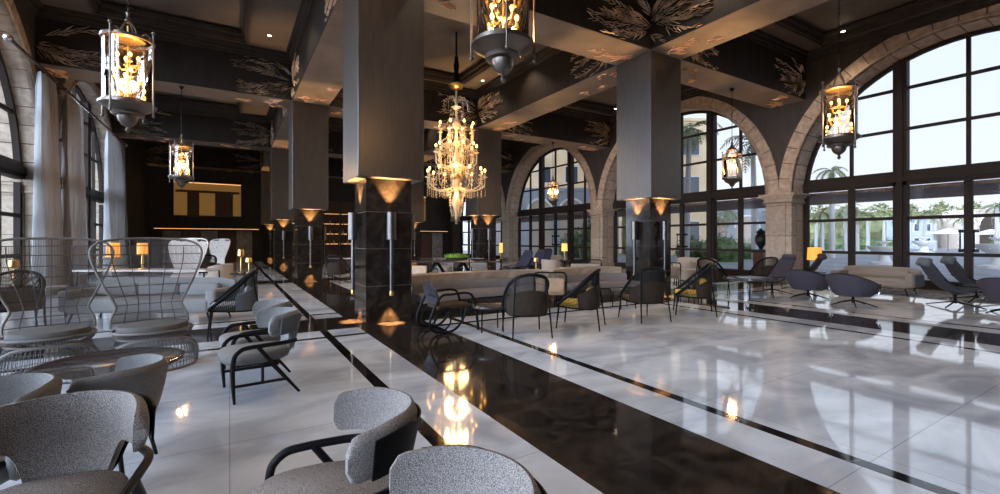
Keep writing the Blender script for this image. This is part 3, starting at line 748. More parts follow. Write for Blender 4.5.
def bush(u,D,r,h,lab,n=420):
    x,y=PD(u,D); m=MB(); rr=random.Random(int(u*13+D))
    for k in range(n):
        a=rr.uniform(0,2*PI); e=rr.uniform(0,PI/2); q=rr.uniform(.55,1)
        p=Vector((r*q*math.cos(a)*math.cos(e),r*q*math.sin(a)*math.cos(e),.1+h*q*math.sin(e))); s=rr.uniform(.1,.2)*max(r,h)*.5
        d=Vector((rr.uniform(-1,1),rr.uniform(-1,1),rr.uniform(-.2,1))).normalized(); w=d.cross(Vector((rr.uniform(-1,1),rr.uniform(-1,1),.3))).normalized()*s*.35
        m.add([p-w,p+d*s*.5-w*.3,p+d*s,p+w],[(0,1,2,3)])
    m.lathe([(r*.6,0),(r*.75,h*.35),(r*.5,h*.75),(0,h*.85)],10)
    o=m.build('shrub' if h<5 else 'broadleaf_tree',green if h<5 else treeg); o.location=(x,y,-.03); tag(o,lab,*(('shrub','shrubs outside the windows') if h<5 else ('tree','trees far beyond the terrace')))
for i,(u,D,r,h,l) in enumerate([(720,30,1.9,2.1,'rounded green shrub outside the middle arch, left of the urn'),(744,34,1.8,1.6,'shrub behind the dark urn outside the middle arch'),(693,32,1.8,1.8,'shrub behind the column outside the middle arch'),(577,36,1.6,2.6,'leafy shrub filling the right panes of the far arch'),(589,33,1.2,3.0,'taller leafy shrub at the right edge of the far arch'),(567,39,1.2,2.0,'small shrub near the lamp in the far arch'),(822,66,2.2,2.2,'shrub behind the palm trunks left in the big arch'),(842,72,2.4,2.2,'second shrub behind the palm trunks in the big arch'),(866,66,2.4,2.1,'shrub behind palm trunks beside the heavy window post'),(885,70,2.4,2.0,'shrub behind the stone fountain'),(1005,60,2.5,2,'shrub at the right edge beyond the parasols')]): bush(u,D*S,r,h,l)
# tree belt
for i,(u,D,r,h) in enumerate([(820,82,5,8.2),(850,90,4.5,9.0),(880,84,5,8.8),(908,92,4.6,9.4),(941,89,4.6,9.6),(972,92,4.8,9.9),(1004,92,5,9.8),(768,88,5,8.5)]):
    bush(u,D*S,r,h,['pale green broad tree far beyond the terrace','dense green tree far beyond the terrace'][i%2]+', number %d from the left'%(i+1) if False else ['broad pale green tree far beyond the terrace, behind the palm trunks','dense tree far beyond the terrace, behind the parasols'][0 if u<900 else 1],900)
def building(u,D,w,d,h,m_,lab,rows=2,colsn=4,arch=False,rz=None,win=dwin):
    x,y=PD(u,D); o=thing('building',lab,'building',(x,y,-.03),rz if rz is not None else -TH)
    b=MB().box(-w/2,w/2,0,d,0,h); b.box(-w/2-.15,w/2+.15,-.15,d+.15,h,h+.3); b.build('wall',m_,o)
    for r in range(rows):
        for c in range(colsn):
            cw=w/colsn; x0=-w/2+cw*(c+.28); x1=-w/2+cw*(c+.72); z0=h/rows*(r+.25); z1=h/rows*(r+.75)
            if arch and r==0:
                z0=0; xm=(x0+x1)/2; x0=-w/2+cw*(c+.14); x1=-w/2+cw*(c+.86); rr=(x1-x0)/2; zs=h/rows*.86-rr
                pts=[(x0,0),(x1,0)]+[(xm+rr*math.cos(PI*k/14),zs+rr*math.sin(PI*k/14)) for k in range(15)]
                MB().prism(pts,-.03,.02).build('arch_opening',darkw if win is dwin else win,o)
                tb=MB().tube([(xm+(rr+.1)*math.cos(PI*k/14),-.04,zs+(rr+.1)*math.sin(PI*k/14)) for k in range(15)],.13,6); tb.build('arch_moulding',whitew,o)
            else:
                f=MB().box(x0-.1,x1+.1,-.06,0,z0-.1,z1+.1).build('window',whitew,o); MB().box(x0,x1,-.08,-.05,z0,z1).build('pane',win,f)
    return o
building(672,42*S,7.5,8,13.5,creamw,'tall cream building at the left of the middle arch',3,2)
building(715,52*S,20,6,5.2,greyw,'low grey arcaded building beyond the shrubs in the middle arch',1,5,True,win=beigew)
building(765,62*S,8,6,4.9,beigew,'low beige building right behind the urn',1,3)
building(558,50*S,13,6,15.0,creamw,'tall cream building filling the upper panes of the far arch',4,4)
building(556,43*S,13,4,6.6,greyw,'grey wing with white arches seen in the far arch',1,4,True,win=beigew)
building(470,60*S,14,6,10,whitew,'pale building glimpsed between the far columns',3,4)
building(922,74*S,4,5,5.0,greyw,'slate grey block behind the palm trunks, right of the heavy window post',2,2)
building(965,78*S,9,6,6.0,beigew,'pinkish beige building behind the parasols',2,3,True)
building(1000,70*S,8,6,6.4,beigew,'beige building with arched door at the right edge',1,2,True)
# parasols
for (u,D,lab) in ((948,57,'open white parasol on the terrace, the left of two'),(991,62,'open white parasol on the terrace at the right edge')):
    x,y=PD(u,D*S); o=thing('parasol',lab,'parasol',(x,y,-.03),.3,'white terrace parasols')
    MB().lathe([(2.4,2.35),(0.05,3.15),(0,3.2)],8).build('canopy',whitew,o); MB().cyl(0,0,0,3.1,.04,8).build('pole',darkw,o)
def urn(u,D,s,m_,lab,ped,pm,catg='urn',Y=None,nm='garden_urn'):
    x,y=PD(u,D); o=thing(nm,lab,catg,(x,y,-.03))
    if ped: MB().box(-.24*s,.24*s,-.24*s,.24*s,0,ped).box(-.3*s,.3*s,-.3*s,.3*s,ped,ped+.06).box(-.3*s,.3*s,-.3*s,.3*s,0,.08).build('pedestal',pm,o)
    z=ped+.06
    MB().lathe([(0,z),(.16*s,z),(.16*s,z+.04),(.06*s,z+.12*s),(.1*s,z+.2*s),(.25*s,z+.42*s),(.27*s,z+.62*s),(.2*s,z+.8*s),(.14*s,z+.84*s),(.22*s,z+.9*s),(.12*s,z+1.0*s),(.04*s,z+1.06*s),(.0,z+1.12*s)],20).build('vase',m_,o,smooth=50)
    return o
dmet=mat('dark_bronze',(.04,.035,.03),.4,.6)
urn(761,18.6*S,.95,dmet,'dark bronze urn on a brown pedestal outside the middle arch',.95,redw)
def fountain(u,D,s,lab):
    x,y=PD(u,D); o=thing('stone_fountain',lab,'fountain',(x,y,-.03))
    MB().lathe([(0,0),(.7*s,0),(.7*s,.12*s),(.35*s,.2*s),(.25*s,.5*s),(.3*s,.62*s),(.0,.62*s)],20).build('pedestal',whitew,o,smooth=40)
    MB().lathe([(0,.6*s),(.3*s,.62*s),(.8*s,.95*s),(.85*s,1.1*s),(.78*s,1.1*s),(0,.8*s)],24).lathe([(0,.8*s),(.1*s,.8*s),(.08*s,1.2*s),(.35*s,1.35*s),(.35*s,1.4*s),(0,1.4*s)],16).build('basin',whitew,o,smooth=40)
fountain(884,26*S,1.05,'pale stone fountain behind the beige sofa, outside the window')
fountain(924,48*S,1.3,'distant pale stone fountain right of the heavy window post')
fountain(1000,22*S,1.2,'pale stone fountain at the right edge outside')
# ================= CAMERA, SKY =================
cam=bpy.data.cameras.new('camera'); cam.sensor_width=36; cam.lens=36*F/1000; cam.shift_y=-.007; cam.clip_start=.02; cam.clip_end=600
co=bpy.data.objects.new('camera',cam); col.objects.link(co); co.location=(0,0,H); co.rotation_euler=(PI/2,0,-TH); bpy.context.scene.camera=co
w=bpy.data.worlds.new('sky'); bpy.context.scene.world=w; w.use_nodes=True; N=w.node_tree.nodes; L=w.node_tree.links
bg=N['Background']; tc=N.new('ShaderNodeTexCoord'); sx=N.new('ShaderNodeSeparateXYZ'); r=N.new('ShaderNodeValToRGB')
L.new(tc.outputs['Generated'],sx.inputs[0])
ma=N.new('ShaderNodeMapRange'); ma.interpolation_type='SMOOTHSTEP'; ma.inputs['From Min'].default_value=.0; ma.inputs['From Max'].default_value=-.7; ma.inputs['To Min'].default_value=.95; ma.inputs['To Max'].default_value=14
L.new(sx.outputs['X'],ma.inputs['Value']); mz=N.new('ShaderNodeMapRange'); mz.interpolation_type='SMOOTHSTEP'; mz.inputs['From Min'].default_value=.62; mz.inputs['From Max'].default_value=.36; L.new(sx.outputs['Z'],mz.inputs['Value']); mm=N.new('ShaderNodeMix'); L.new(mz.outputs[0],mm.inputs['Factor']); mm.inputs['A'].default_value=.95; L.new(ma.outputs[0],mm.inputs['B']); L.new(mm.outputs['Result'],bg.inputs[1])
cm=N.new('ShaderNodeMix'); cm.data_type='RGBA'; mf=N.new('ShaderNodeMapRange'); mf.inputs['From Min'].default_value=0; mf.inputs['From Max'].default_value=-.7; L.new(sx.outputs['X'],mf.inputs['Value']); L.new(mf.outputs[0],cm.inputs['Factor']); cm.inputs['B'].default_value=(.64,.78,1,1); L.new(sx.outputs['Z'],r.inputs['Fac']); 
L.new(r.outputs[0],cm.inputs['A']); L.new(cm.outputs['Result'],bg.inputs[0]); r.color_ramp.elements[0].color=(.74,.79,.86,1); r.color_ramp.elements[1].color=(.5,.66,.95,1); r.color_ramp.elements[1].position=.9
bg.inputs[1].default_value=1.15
# daylight portals in the arches
for c in AC:
    for (x,s_) in ((XR+.9*S,1),(XL-.8*S,-1)):
        if s_<0 and c==AC[4]: continue
        l=light('AREA','window_portal',(x,c,(ZSP+AR)/2+.1),1,(1,1,1),shape='RECTANGLE',size=ZSP+AR,size_y=2*AR)
        l.data.cycles.is_portal=True; l.rotation_euler=(0,PI/2*s_,0)
sc=bpy.context.scene; sc.view_settings.view_transform='Standard'; sc.view_settings.look='None'; sc.view_settings.exposure=.46; sc.view_settings.gamma=1; sc.view_settings.use_curve_mapping=False
sc.cycles.max_bounces=8; sc.cycles.transparent_max_bounces=24; sc.cycles.sample_clamp_indirect=6
# ================= FURNITURE =================
tweed=mat('grey_tweed',(.3,.28,.28),.95)
N,L,b=nodes(tweed); tc=N.new('ShaderNodeTexCoord')
mp=N.new('ShaderNodeMapping'); mp.inputs['Scale'].default_value=(1,1,1); L.new(tc.outputs['Object'],mp.inputs['Vector'])
n1=N.new('ShaderNodeTexVoronoi'); n1.inputs['Scale'].default_value=190; L.new(mp.outputs[0],n1.inputs['Vector'])
n2=N.new('ShaderNodeTexNoise'); n2.inputs['Scale'].default_value=340; n2.inputs['Detail'].default_value=2; L.new(mp.outputs[0],n2.inputs['Vector'])
r1=N.new('ShaderNodeValToRGB'); r1.color_ramp.elements[0].color=(.045,.04,.04,1); r1.color_ramp.elements[0].position=.36; r1.color_ramp.elements[1].color=(.36,.315,.29,1); r1.color_ramp.elements[1].position=.6
L.new(n2.outputs['Fac'],r1.inputs['Fac']); L.new(r1.outputs[0],b.inputs['Base Color'])
bp=N.new('ShaderNodeBump'); bp.inputs['Strength'].default_value=.8; bp.inputs['Distance'].default_value=.003; L.new(n1.outputs['Distance'],bp.inputs['Height']); L.new(bp.outputs[0],b.inputs['Normal'])
def fabric(name,c,v=.25,sc=120,rough=.9):
    m=mat(name,c,rough); noise_col(m,tuple(x*(1-v) for x in c),tuple(min(1,x*(1+v)) for x in c),sc,3,.3,.7,(1,1,1),.3); return m
greyf=fabric('grey_wool',(.17,.165,.16)); greyl=fabric('pale_grey_fabric',(.21,.205,.2),.12); greyd=fabric('slate_fabric',(.1,.11,.125),.15); beigef=fabric('beige_fabric',(.42,.35,.28),.12)
tanf=fabric('tan_leather',(.4,.26,.15),.12,8,.5); mustard=fabric('mustard_cushion',(.6,.4,.07),.12); purple=fabric('aubergine_mesh',(.05,.04,.052),.15); purpled=fabric('dark_aubergine_fabric',(.04,.035,.045),.15)
brownl=fabric('brown_leather',(.035,.023,.015),.2,10,.7); navy=fabric('navy_fabric',(.022,.025,.055),.2); taupe=fabric('taupe_fabric',(.30,.26,.23),.12); wick=mat('grey_cord',(.14,.125,.112),.6); wickd=mat('dark_cord',(.06,.055,.055),.6)
cordm=mat('black_cord',(.012,.011,.011),.6); sofag=fabric('mauve_grey_upholstery',(.17,.152,.152),.1,40); marb=mat('beige_marble',(.5,.42,.33),.3); noise_col(marb,(.26,.2,.15),(.46,.38,.3),2,7,.3,.7,(1,1,1),0,'Object',1.5)
lace=mat('white_lace_cord',(.6,.57,.52),.7); tabt=mat('smoked_table_top',(.05,.045,.045),.08,spec=.7); tabg=mat('pale_table_top',(.55,.54,.53),.15)
# ---- bentwood armchair
def armchair(shellm,innerm,seatm,closed=False):
    o=thing('bentwood_armchair' if not closed else 'shell_armchair','x','armchair')
    # seat faces +Y
    s=MB()
    n=28; prof=[(0.0,0),(.86,0),(.96,.02),(1.0,.055),(.98,.09),(.9,.108),(0,.118)]
    vs=[];fs=[]
    for (q,z) in prof:
        for k in range(n):
            a=2*PI*k/n; c_,s_=math.cos(a),math.sin(a)
            e=.62; x=.28*math.copysign(abs(c_)**e,c_); y=.31*math.copysign(abs(s_)**e,s_)
            if y<0: x*=1-.15*(-y/.29)
            vs.append((x*q,y*q+.03,.325+z))
    for j in range(len(prof)-1):
        for k in range(n): fs.append((j*n+k,j*n+(k+1)%n,(j+1)*n+(k+1)%n,(j+1)*n+k))
    s.add(vs,fs); s.build('seat',seatm,o,smooth=60)
    def pt(u,v,off=0):
        a=math.radians(-90+(u-.5)*(168 if not closed else 200)); t=abs(u-.5)*2
        R=.30+off
        lo=.36 if t<.3 else (.36+.21*math.sin(min(1,(t-.3)/.2)*PI/2) if t<.5 else .57)
        if closed: lo=.33
        hi=.785-.03*max(0,t-.6)/.4
        if t>.92:
            q=(t-.92)/.08; mid=(lo+hi)/2; hf=(hi-lo)/2*math.sqrt(max(0,1-q*q*.8)); lo,hi=mid-hf,mid+hf
        z=lo+(hi-lo)*v
        lean=.10*(z-.36)/.42
        w=1.0+.06*(z-.4)
        return (R*w*math.cos(a)*1.0, R*.92*math.sin(a)-lean*max(0,-math.sin(a))-.0+.0, z)
    m=MB(); m.surf(lambda u,v:pt(u,v,-.02),44,12,th=lambda u,v:.042*math.sin(PI*min(max(v,.0),1))**.35*(.75+.25*math.sin(PI*u))+.012)
    m.build('backrest',innerm,o,smooth=60)
    m=MB(); 
    def ps(u,v):
        uu=.09+.82*u; vv=.08+.80*v
        return pt(uu,vv,.044)
    if not closed: m.surf(ps,30,6,th=-.008)
    else: m.surf(lambda u,v:pt(.02+.96*u,.02+.9*v,.028),30,6,th=-.006)
    m.build('back_shell',shellm,o,smooth=60)
    W=.315
    for sx in (-1,1):
        pts=[(sx*.22,-.30,.50)]+[(sx*.30,-.16,.505),(sx*W,.0,.505),(sx*W,.14,.50)]+[(sx*W,.14+.12*math.sin(a),.38+.12*math.cos(a)) for a in (math.radians(25),math.radians(50),math.radians(72))]+[(sx*W,.268,.32)]
        if closed:
            for sy in (-1,1): MB().tube([(sx*.2,sy*.18,.34),(sx*.25,sy*.24,0)],[.018,.012],8).build('leg',bwood,o,smooth=50)
            continue
        m=MB().tube(crom(pts,5),.021,8,flat=.8); m.build('arm',bwood,o,smooth=50)
        MB().tube([(sx*W,.268,.33),(sx*(W-.005),.262,.17),(sx*(W-.01),.25,0)],[.021,.019,.013],8).build('leg',bwood,o,smooth=50)
        MB().tube([(sx*W,.06,.50),(sx*(W-.005),-.12,.25),(sx*(W-.02),-.31,0)],[.02,.02,.013],8).build('leg',bwood,o,smooth=50)
        MB().tube([(sx*(W-.005),.262,.16),(sx*(W-.015),-.2,.15)],.014,6).tube([(sx*(W-.005),.02,.155),(sx*(W-.005),.02,.33)],.015,6).build('stretcher',bwood,o,smooth=50)
    if closed: return o
    MB().tube([(-W,.23,.315),(W,.23,.315)],.014,6).tube([(-W,-.1,.315),(W,-.1,.315)],.014,6).tube([(-W,.25,.315),(-W,-.12,.315)],.014,6).tube([(W,.25,.315),(W,-.12,.315)],.014,6).build('seat_rail',bwood,o,smooth=50)
    return o
acA=armchair(black,tweed,tweed); acB=armchair(greyd,greyf,greyf); acC=armchair(fabric('warm_grey_shell',(.16,.145,.13),.08),greyf,greyf,True)
def put(o,x,y,rz,lab,group=None,first=[set()],sc=1):
    if o.name not in first[0]:
        first[0].add(o.name); o.location=(x,y,0); o.rotation_euler=(0,0,rz); o['label']=lab
        if group: o['group']=group
        if sc!=1: o.scale=sc if isinstance(sc,tuple) else (sc,)*3
        return o
    return dup(o,(x,y,0),rz,lab,group,sc)
GA='bentwood armchairs around the near left tables'
def rd(R,D): return c2w(R,D)
T=H/1.4
def at(o,u,D,fr,fd,lab,g=None,sc=1):
    x,y=PD(u,D); return put(o,x,y,face(fr,fd),lab,g,sc=sc)
x,y=rd(-1.89,1.80); put(acA,x,y,face(.38,-.92),'tweed armchair at the bottom left corner, its wide wrapped back facing us',GA,sc=(1.12,1.12,.97))
x,y=rd(-.74,1.95); put(acA,x,y,face(-.91,-.42),'tweed armchair at the bottom centre, facing left, with black shell back',GA,sc=.97)
x,y=rd(-.29,1.27); put(acA,x,y,face(-.91,-.42),'tweed armchair cut off by the bottom edge, the one farthest right',GA)
x,y=rd(-2.55,2.85); put(acC,x,y,face(-.95,-.3),'plain grey armchair with curved side at the dark round table',GA,sc=.9)
x,y=rd(-2.66,2.22); put(acC,x,y,face(-.05,-1),'plain grey armchair at the left edge, only its back top showing',GA,sc=.94)
x,y=rd(-2.42,4.46); put(acB,x,y,face(-.775,-.63),'nearer of two grey armchairs facing left by the thin floor strip',GA)
x,y=rd(-2.81,5.10); put(acB,x,y,face(-.775,-.63),'farther of two grey armchairs facing left, half behind the nearer one',GA)
# ---- round dark table
def round_table(x,y,r,h,topm,lab,cat='table',ped=True,grp=None):
    o=thing('round_table',lab,cat,(x,y,0),0,grp)
    MB().lathe([(0,h-.04),(r-.02,h-.04),(r,h-.02),(r,h),(r-.03,h+.006),(r-.045,h-.002),(0,h-.002)],48).build('tabletop',topm,o,smooth=40)
    if ped: MB().lathe([(0,0),(r*.55,0),(r*.55,.015),(.06,.04),(.035,.1),(.035,h-.06),(.12,h-.04),(0,h-.04)],28).build('pedestal',black,o,smooth=40)
    else:
        for k in range(4):
            a=k*PI/2+.5; MB().tube([(r*.8*math.cos(a),r*.8*math.sin(a),h-.03),(r*.85*math.cos(a),r*.85*math.sin(a),0)],.012,6).build('leg',black,o)
    return o
D_=F*(H-.48)/(361-CY); x,y=PD(111,D_); round_table(x,y,.51,.48,tabt,'dark round table in the near left between armchairs and peacock chairs')
# ---- peacock chair
def peacock(cord,cross,cush,dense=False):
    o=thing('peacock_chair','x','lounge chair')
    def half(z):
        pts=[(.40,.38),(.50,.385),(.60,.37),(.66,.34),(.72,.33),(.85,.385),(1.0,.45),(1.15,.51),(1.28,.55),(1.38,.56),(1.45,.53),(1.50,.46),(1.53,.33),(1.54,.15),(1.545,.0)]
        for (z0,w0),(z1,w1) in zip(pts,pts[1:]):
            if z<=z1: return w0+(w1-w0)*(z-z0)/(z1-z0)
        return 0
    def sp_(x,z):
        # back curved around the sitter; leans back with height
        k=1-(x/.75)**2
        return (x,-.16-.30*(z-.4)/1.1-.24*k*(1.15-.45*(z-.4)/1.1)+.1,z)
    rim=[(-.385,.46),(-.38,.56),(-.34,.66),(-.33,.72),(-.385,.85),(-.45,1.0),(-.51,1.15),(-.55,1.28),(-.56,1.38),(-.53,1.45),(-.46,1.50),(-.33,1.53),(-.15,1.54),(0,1.545)]
    rim=rim+[(-a,b) for a,b in reversed(rim[:-1])]
    MB().tube(crom([sp_(a,b) for a,b in rim],4),.014,8).build('back_rim',cord,o,smooth=True)
    m=MB(); nx=84 if not dense else 90
    for i in range(1,nx):
        xt=-.56+1.12*i/nx; q=xt/.56
        pts=[]
        for j in range(13):
            z=.44+(1.54-.44)*j/12
            # strands converge to the waist
            wz=half(z); x=q*max(.33,min(.56,half(min(z,1.38)))) 
            if abs(x)>wz: break
            pts.append(sp_(x,z))
        if len(pts)>1: m.tube(pts,.0028 if not dense else .006,3)
    m.build('woven_back',cord,o)
    m=MB()
    for z in (.52,.62,.72,.83,.95,1.08,1.21,1.34,1.45):
        w=half(z); m.tube([sp_(w*(-1+2*k/14),z) for k in range(15)],.006,5)
    for q in (-.66,-.33,0,.33,.66):
        pts=[]
        for j in range(13):
            z=.44+(1.53-.44)*j/12; x=q*max(.33,min(.56,half(min(z,1.38))))
            if abs(x)<=half(z): pts.append(sp_(x,z))
        m.tube(pts,.006,5)
    if dense:
        r_=random.Random(5)
        for k in range(190):
            z=r_.uniform(.75,1.48); x=r_.uniform(-.93,.93)*half(z); p=sp_(x,z)
            m.sph((p[0],p[1]+.01,p[2]),r_.uniform(.012,.03),6)
    m.build('cross_weave',cross,o)
    # basket: ellipse rings
    m=MB()
    def ring(z,a,b_,yo,n=40): return [(a*math.cos(2*PI*k/n),yo+b_*math.sin(2*PI*k/n),z) for k in range(n)]
    m.tube(ring(.375,.34,.31,0),.014,6,True); m.tube([(.39*math.cos(math.radians(a)),.35*math.sin(math.radians(a))+.0,.455) for a in range(0,360,9)],.014,6,True)
    n=84
    for k in range(n):
        a=2*PI*k/n; zt=.455
        m.tube([(.36*math.cos(a),.33*math.sin(a),.385),(.38*math.cos(a),.345*math.sin(a),.42),(.39*math.cos(a),.35*math.sin(a),zt)],.0045,3)
    m.build('basket',cord,o,smooth=50)
    c=MB(); c.lathe([(0,.41),(.31,.41),(.345,.43),(.35,.48),(.33,.52),(0,.535)],36,sy=.9); c.build('seat',cush,o,smooth=60)
    m=MB(); m.tube(ring(.37,.30,.28,0),.014,6,True); m.tube(ring(.012,.42,.39,0),.016,6,True)
    m.build('base_ring',cord,o,smooth=50)
    MB().tube(crom([(-.43,.0,.0),(-.40,.16,.22),(-.28,.28,.345),(0,.33,.375),(.28,.28,.345),(.40,.16,.22),(.43,.0,.0)],6),.02,7).build('base_arch',cord,o,smooth=True)
    m=MB(); n=60
    for k in range(n):
        a=2*PI*k/n; m.tube([(q*math.cos(a),q*.92*math.sin(a),z) for q,z in ((.30,.37),(.36,.33),(.395,.24),(.415,.12),(.42,.01))],.0045,3)
    for z,q in ((.30,.37),(.18,.405),(.08,.418)): m.tube(ring(z,q,q*.92,0),.005,4,True)
    m.build('woven_base',cross if not dense else cord,o)
    return o
pk=peacock(wick,wickd,greyl.copy() if False else fabric('stone_grey_cushion',(.1,.095,.088),.1))
D_=4.95*T; at(pk,154,D_,.70,-.72,'peacock chair of woven cord with grey cushion, the right one, seen whole','peacock chairs by the dark round table',sc=.985)
at(pk,50,4.62*T,.70,-.72,'peacock chair of woven cord cut by the left edge of the frame','peacock chairs by the dark round table',sc=.985)
pl=peacock(lace,lace,greyl,True)
at(pl,176,11.5,-.1,-1,'white patterned high back chair seen through the right peacock chair','white patterned high back chairs')
at(pl,211,18.5,-.3,-1,'white patterned high back chair farther back, before the lit ledge','white patterned high back chairs')
# ---- hoop chair
def hoop_chair(cushm,panelm,net=True,seat2=None):
    o=thing('hoop_chair','x','armchair')
    W=.325
    hoop=crom([(-.30,.30,.38),(-.32,.16,.50),(-.325,-.02,.66),(-.30,-.17,.80),(-.22,-.27,.89),(-.1,-.315,.93),(0,-.325,.94),(.1,-.315,.93),(.22,-.27,.89),(.30,-.17,.80),(.325,-.02,.66),(.32,.16,.50),(.30,.30,.38)],5)
    MB().tube(hoop,.026,8).build('hoop_frame',black,o,smooth=True)
    ringp=[(-.28,.29,.36),(-.30,.05,.34),(-.27,-.2,.33),(-.15,-.30,.33),(0,-.32,.33),(.15,-.30,.33),(.27,-.2,.33),(.30,.05,.34),(.28,.29,.36)]
    ring=crom(ringp,5)
    MB().tube(ring+[(.0,.31,.36),(-.28,.29,.36)],.014,6).build('seat_frame',black,o,smooth=40)
    m=MB(); nh=len(hoop)
    def hp(t): i=min(int(t*(nh-1)),nh-2); f=t*(nh-1)-i; return Vector(hoop[i]).lerp(Vector(hoop[i+1]),f)
    nr=len(ring)
    def rp(t): i=min(int(t*(nr-1)),nr-2); f=t*(nr-1)-i; return Vector(ring[i]).lerp(Vector(ring[i+1]),f)
    if net:
        for k in range(1,90):
            t=k/90; m.tube([hp(t),rp(.5+(t-.5)*.98) if not .17<t<.83 else rp(t).lerp(hp(t),.56)],.0045,3)
        for q in (.2,.4,.6,.8): m.tube([hp(t/40).lerp(rp(t/40),q) for t in range(1,40)],.003,3)
    m.build('woven_side',cordm,o)
    m=MB(); m.surf(lambda u,v: rp(.17+.66*u).lerp(hp(.17+.66*u),v*.60)*1.0+Vector((0,.0,.012)),20,6,th=.012); m.build('back_panel',panelm,o,smooth=60)
    MB().rbox(-.27,.27,-.24,.29,.345,.43,.04).build('seat',cushm,o,smooth=50)
    MB().rbox(-.22,.22,-.26,-.15,.43,.66,.05).build('back_cushion',cushm,o,smooth=50)
    for sx in (-1,1):
        MB().tube([(sx*.285,.27,.36),(sx*.31,.31,0)],[.016,.011],8).build('leg',black,o,smooth=50)
        MB().tube([(sx*.235,-.26,.88),(sx*.28,-.34,.34),(sx*.30,-.385,0)],[.014,.014,.011],8).tube([(sx*.28,-.34,.34),(sx*.25,-.22,.335)],.01,6).build('leg',black,o,smooth=50)
    return o
hc=hoop_chair(mustard,brownl); hd=hoop_chair(brownl,brownl); hg=hoop_chair(greyl,greyd)
GH='black hoop chairs'
at(hd,526,7.12,-.2,.98,'black hoop chair seen from behind, nearest and leftmost of its row',GH,sc=1.03)
at(hc,579,7.75,-.93,.36,'black hoop chair with mustard cushion facing left, second of the row',GH,sc=1.05)
at(hc,643,8.45,-.3,.95,'black hoop chair seen from behind in front of the column with two lit faces',GH,sc=1.05)
at(hc,692,9.1,-.95,.3,'black hoop chair with mustard cushion facing left, right of the column with two lit faces',GH,sc=1.08)
at(hc,712,12.6,.85,.5,'black hoop chair facing right behind the fourth of the row',GH)
at(hd,764,13.9,-.1,1,'black hoop chair half hidden behind the swivel loungers near the stone pier',GH)
at(hg,233,7.35,-.87,-.5,'black hoop chair with pale grey cushion on the left, facing left',GH,sc=1.08)
at(hd,14,7.3,.6,-.8,'dark hoop chair seen through the left peacock chair',GH)
at(hd,338,15.5,.2,1,'dark hoop chair with lit back between the second column and the nearest column',GH)
navyd=fabric('midnight_leather',(.02,.022,.028),.15,10,.5)
brownl.node_tree.nodes['Principled BSDF'].inputs['Specular IOR Level'].default_value=.15; cordm.node_tree.nodes['Principled BSDF'].inputs['Specular IOR Level'].default_value=.1
# ---- rocker
o=thing('tube_lounge_chair','bent tube lounge chair with round side loops and oval dark back beside the nearest column','armchair',(*PD(447,7.5),0),face(.86,.5))
for sx in (-1,1):
    X=.30*sx
    pts=[(X,.44,0),(X,.40,.3),(X,.34,.55),(X,.22,.63),(X,-.05,.62),(X,-.22,.60),(X,-.34,.42),(X,-.42,.2),(X,-.36,.06),(X,-.15,.015),(X,.03,.06),(X,.16,.22),(X,.22,.40)]
    MB().tube(crom(pts,6),.021,8).build('side_loop',black,o,smooth=True)
    pts=[(X*.93,-.10,.42+.22*0),(X*.93,-.30,.30),(X*.93,-.32,.14),(X*.93,-.18,.05),(X*.93,-.06,.16),(X*.93,-.08,.34),(X*.93,-.10,.42)]
    MB().tube(crom(pts,5),.014,6).build('inner_loop',black,o,smooth=True)
MB().rbox(-.27,.27,-.26,.34,.36,.44,.04).build('seat',brownl,o,smooth=50)
m=MB(); m.surf(lambda u,v:(.27*math.cos(2*PI*u)*v,-.30-.07*v*math.sin(2*PI*u)+.04*(1-v*v),.60+.22*v*math.sin(2*PI*u)),28,5,th=.035); m.build('backrest',navyd,o,smooth=60)
MB().tube([(-.3,-.26,.58),(.3,-.26,.58)],.014,6).tube([(-.3,.36,.36),(.3,.36,.36)],.012,6).build('cross_bar',black,o)
def frame_chair(lab,u,D,fr,fd,m1,nm='frame_armchair',W=.33,hb=.82,g=None):
    o=thing(nm,lab,'armchair',(*PD(u,D),0),face(fr,fd),g)
    for sx in (-1,1):
        MB().tube(crom([(sx*W,.3,0),(sx*W,.3,.5),(sx*W,.2,.58),(sx*W,-.28,.6)],5),.016,7).build('arm',black,o,smooth=50)
        MB().tube([(sx*W,-.28,.6),(sx*W,-.33,0)],.014,6).build('leg',black,o)
    MB().tube(crom([(-W,-.24,.42),(-W,-.3,hb-.08),(-W+.07,-.31,hb),(0,-.32,hb),(W-.07,-.31,hb),(W,-.3,hb-.08),(W,-.24,.42)],5),.017,7).tube([(-W,-.28,.62),(W,-.28,.62)],.012,6).build('back_frame',black,o,smooth=50)
    MB().rbox(-W+.03,W-.03,-.26,.28,.34,.46,.05).build('seat',m1,o,smooth=50)
    MB().rbox(-W+.03,W-.03,-.31,-.22,.40,hb-.12,.04).build('backrest',m1,o,smooth=50)
    return o
frame_chair('black framed armchair with tan panel back between the two nearest hoop chairs',550,9.6,.1,1,tanf)
frame_chair('pale armchair in a wide black tube frame behind the curved banquette',584,14.6,0,1,beigef,W=.5,hb=.86)
frame_chair('beige armchair by the column base, left of the hoop chair facing right',668,13.6,.3,1,beigef)
frame_chair('tan armchair at the far long table, its back catching lamp light',424,14.2,.4,.9,tanf)
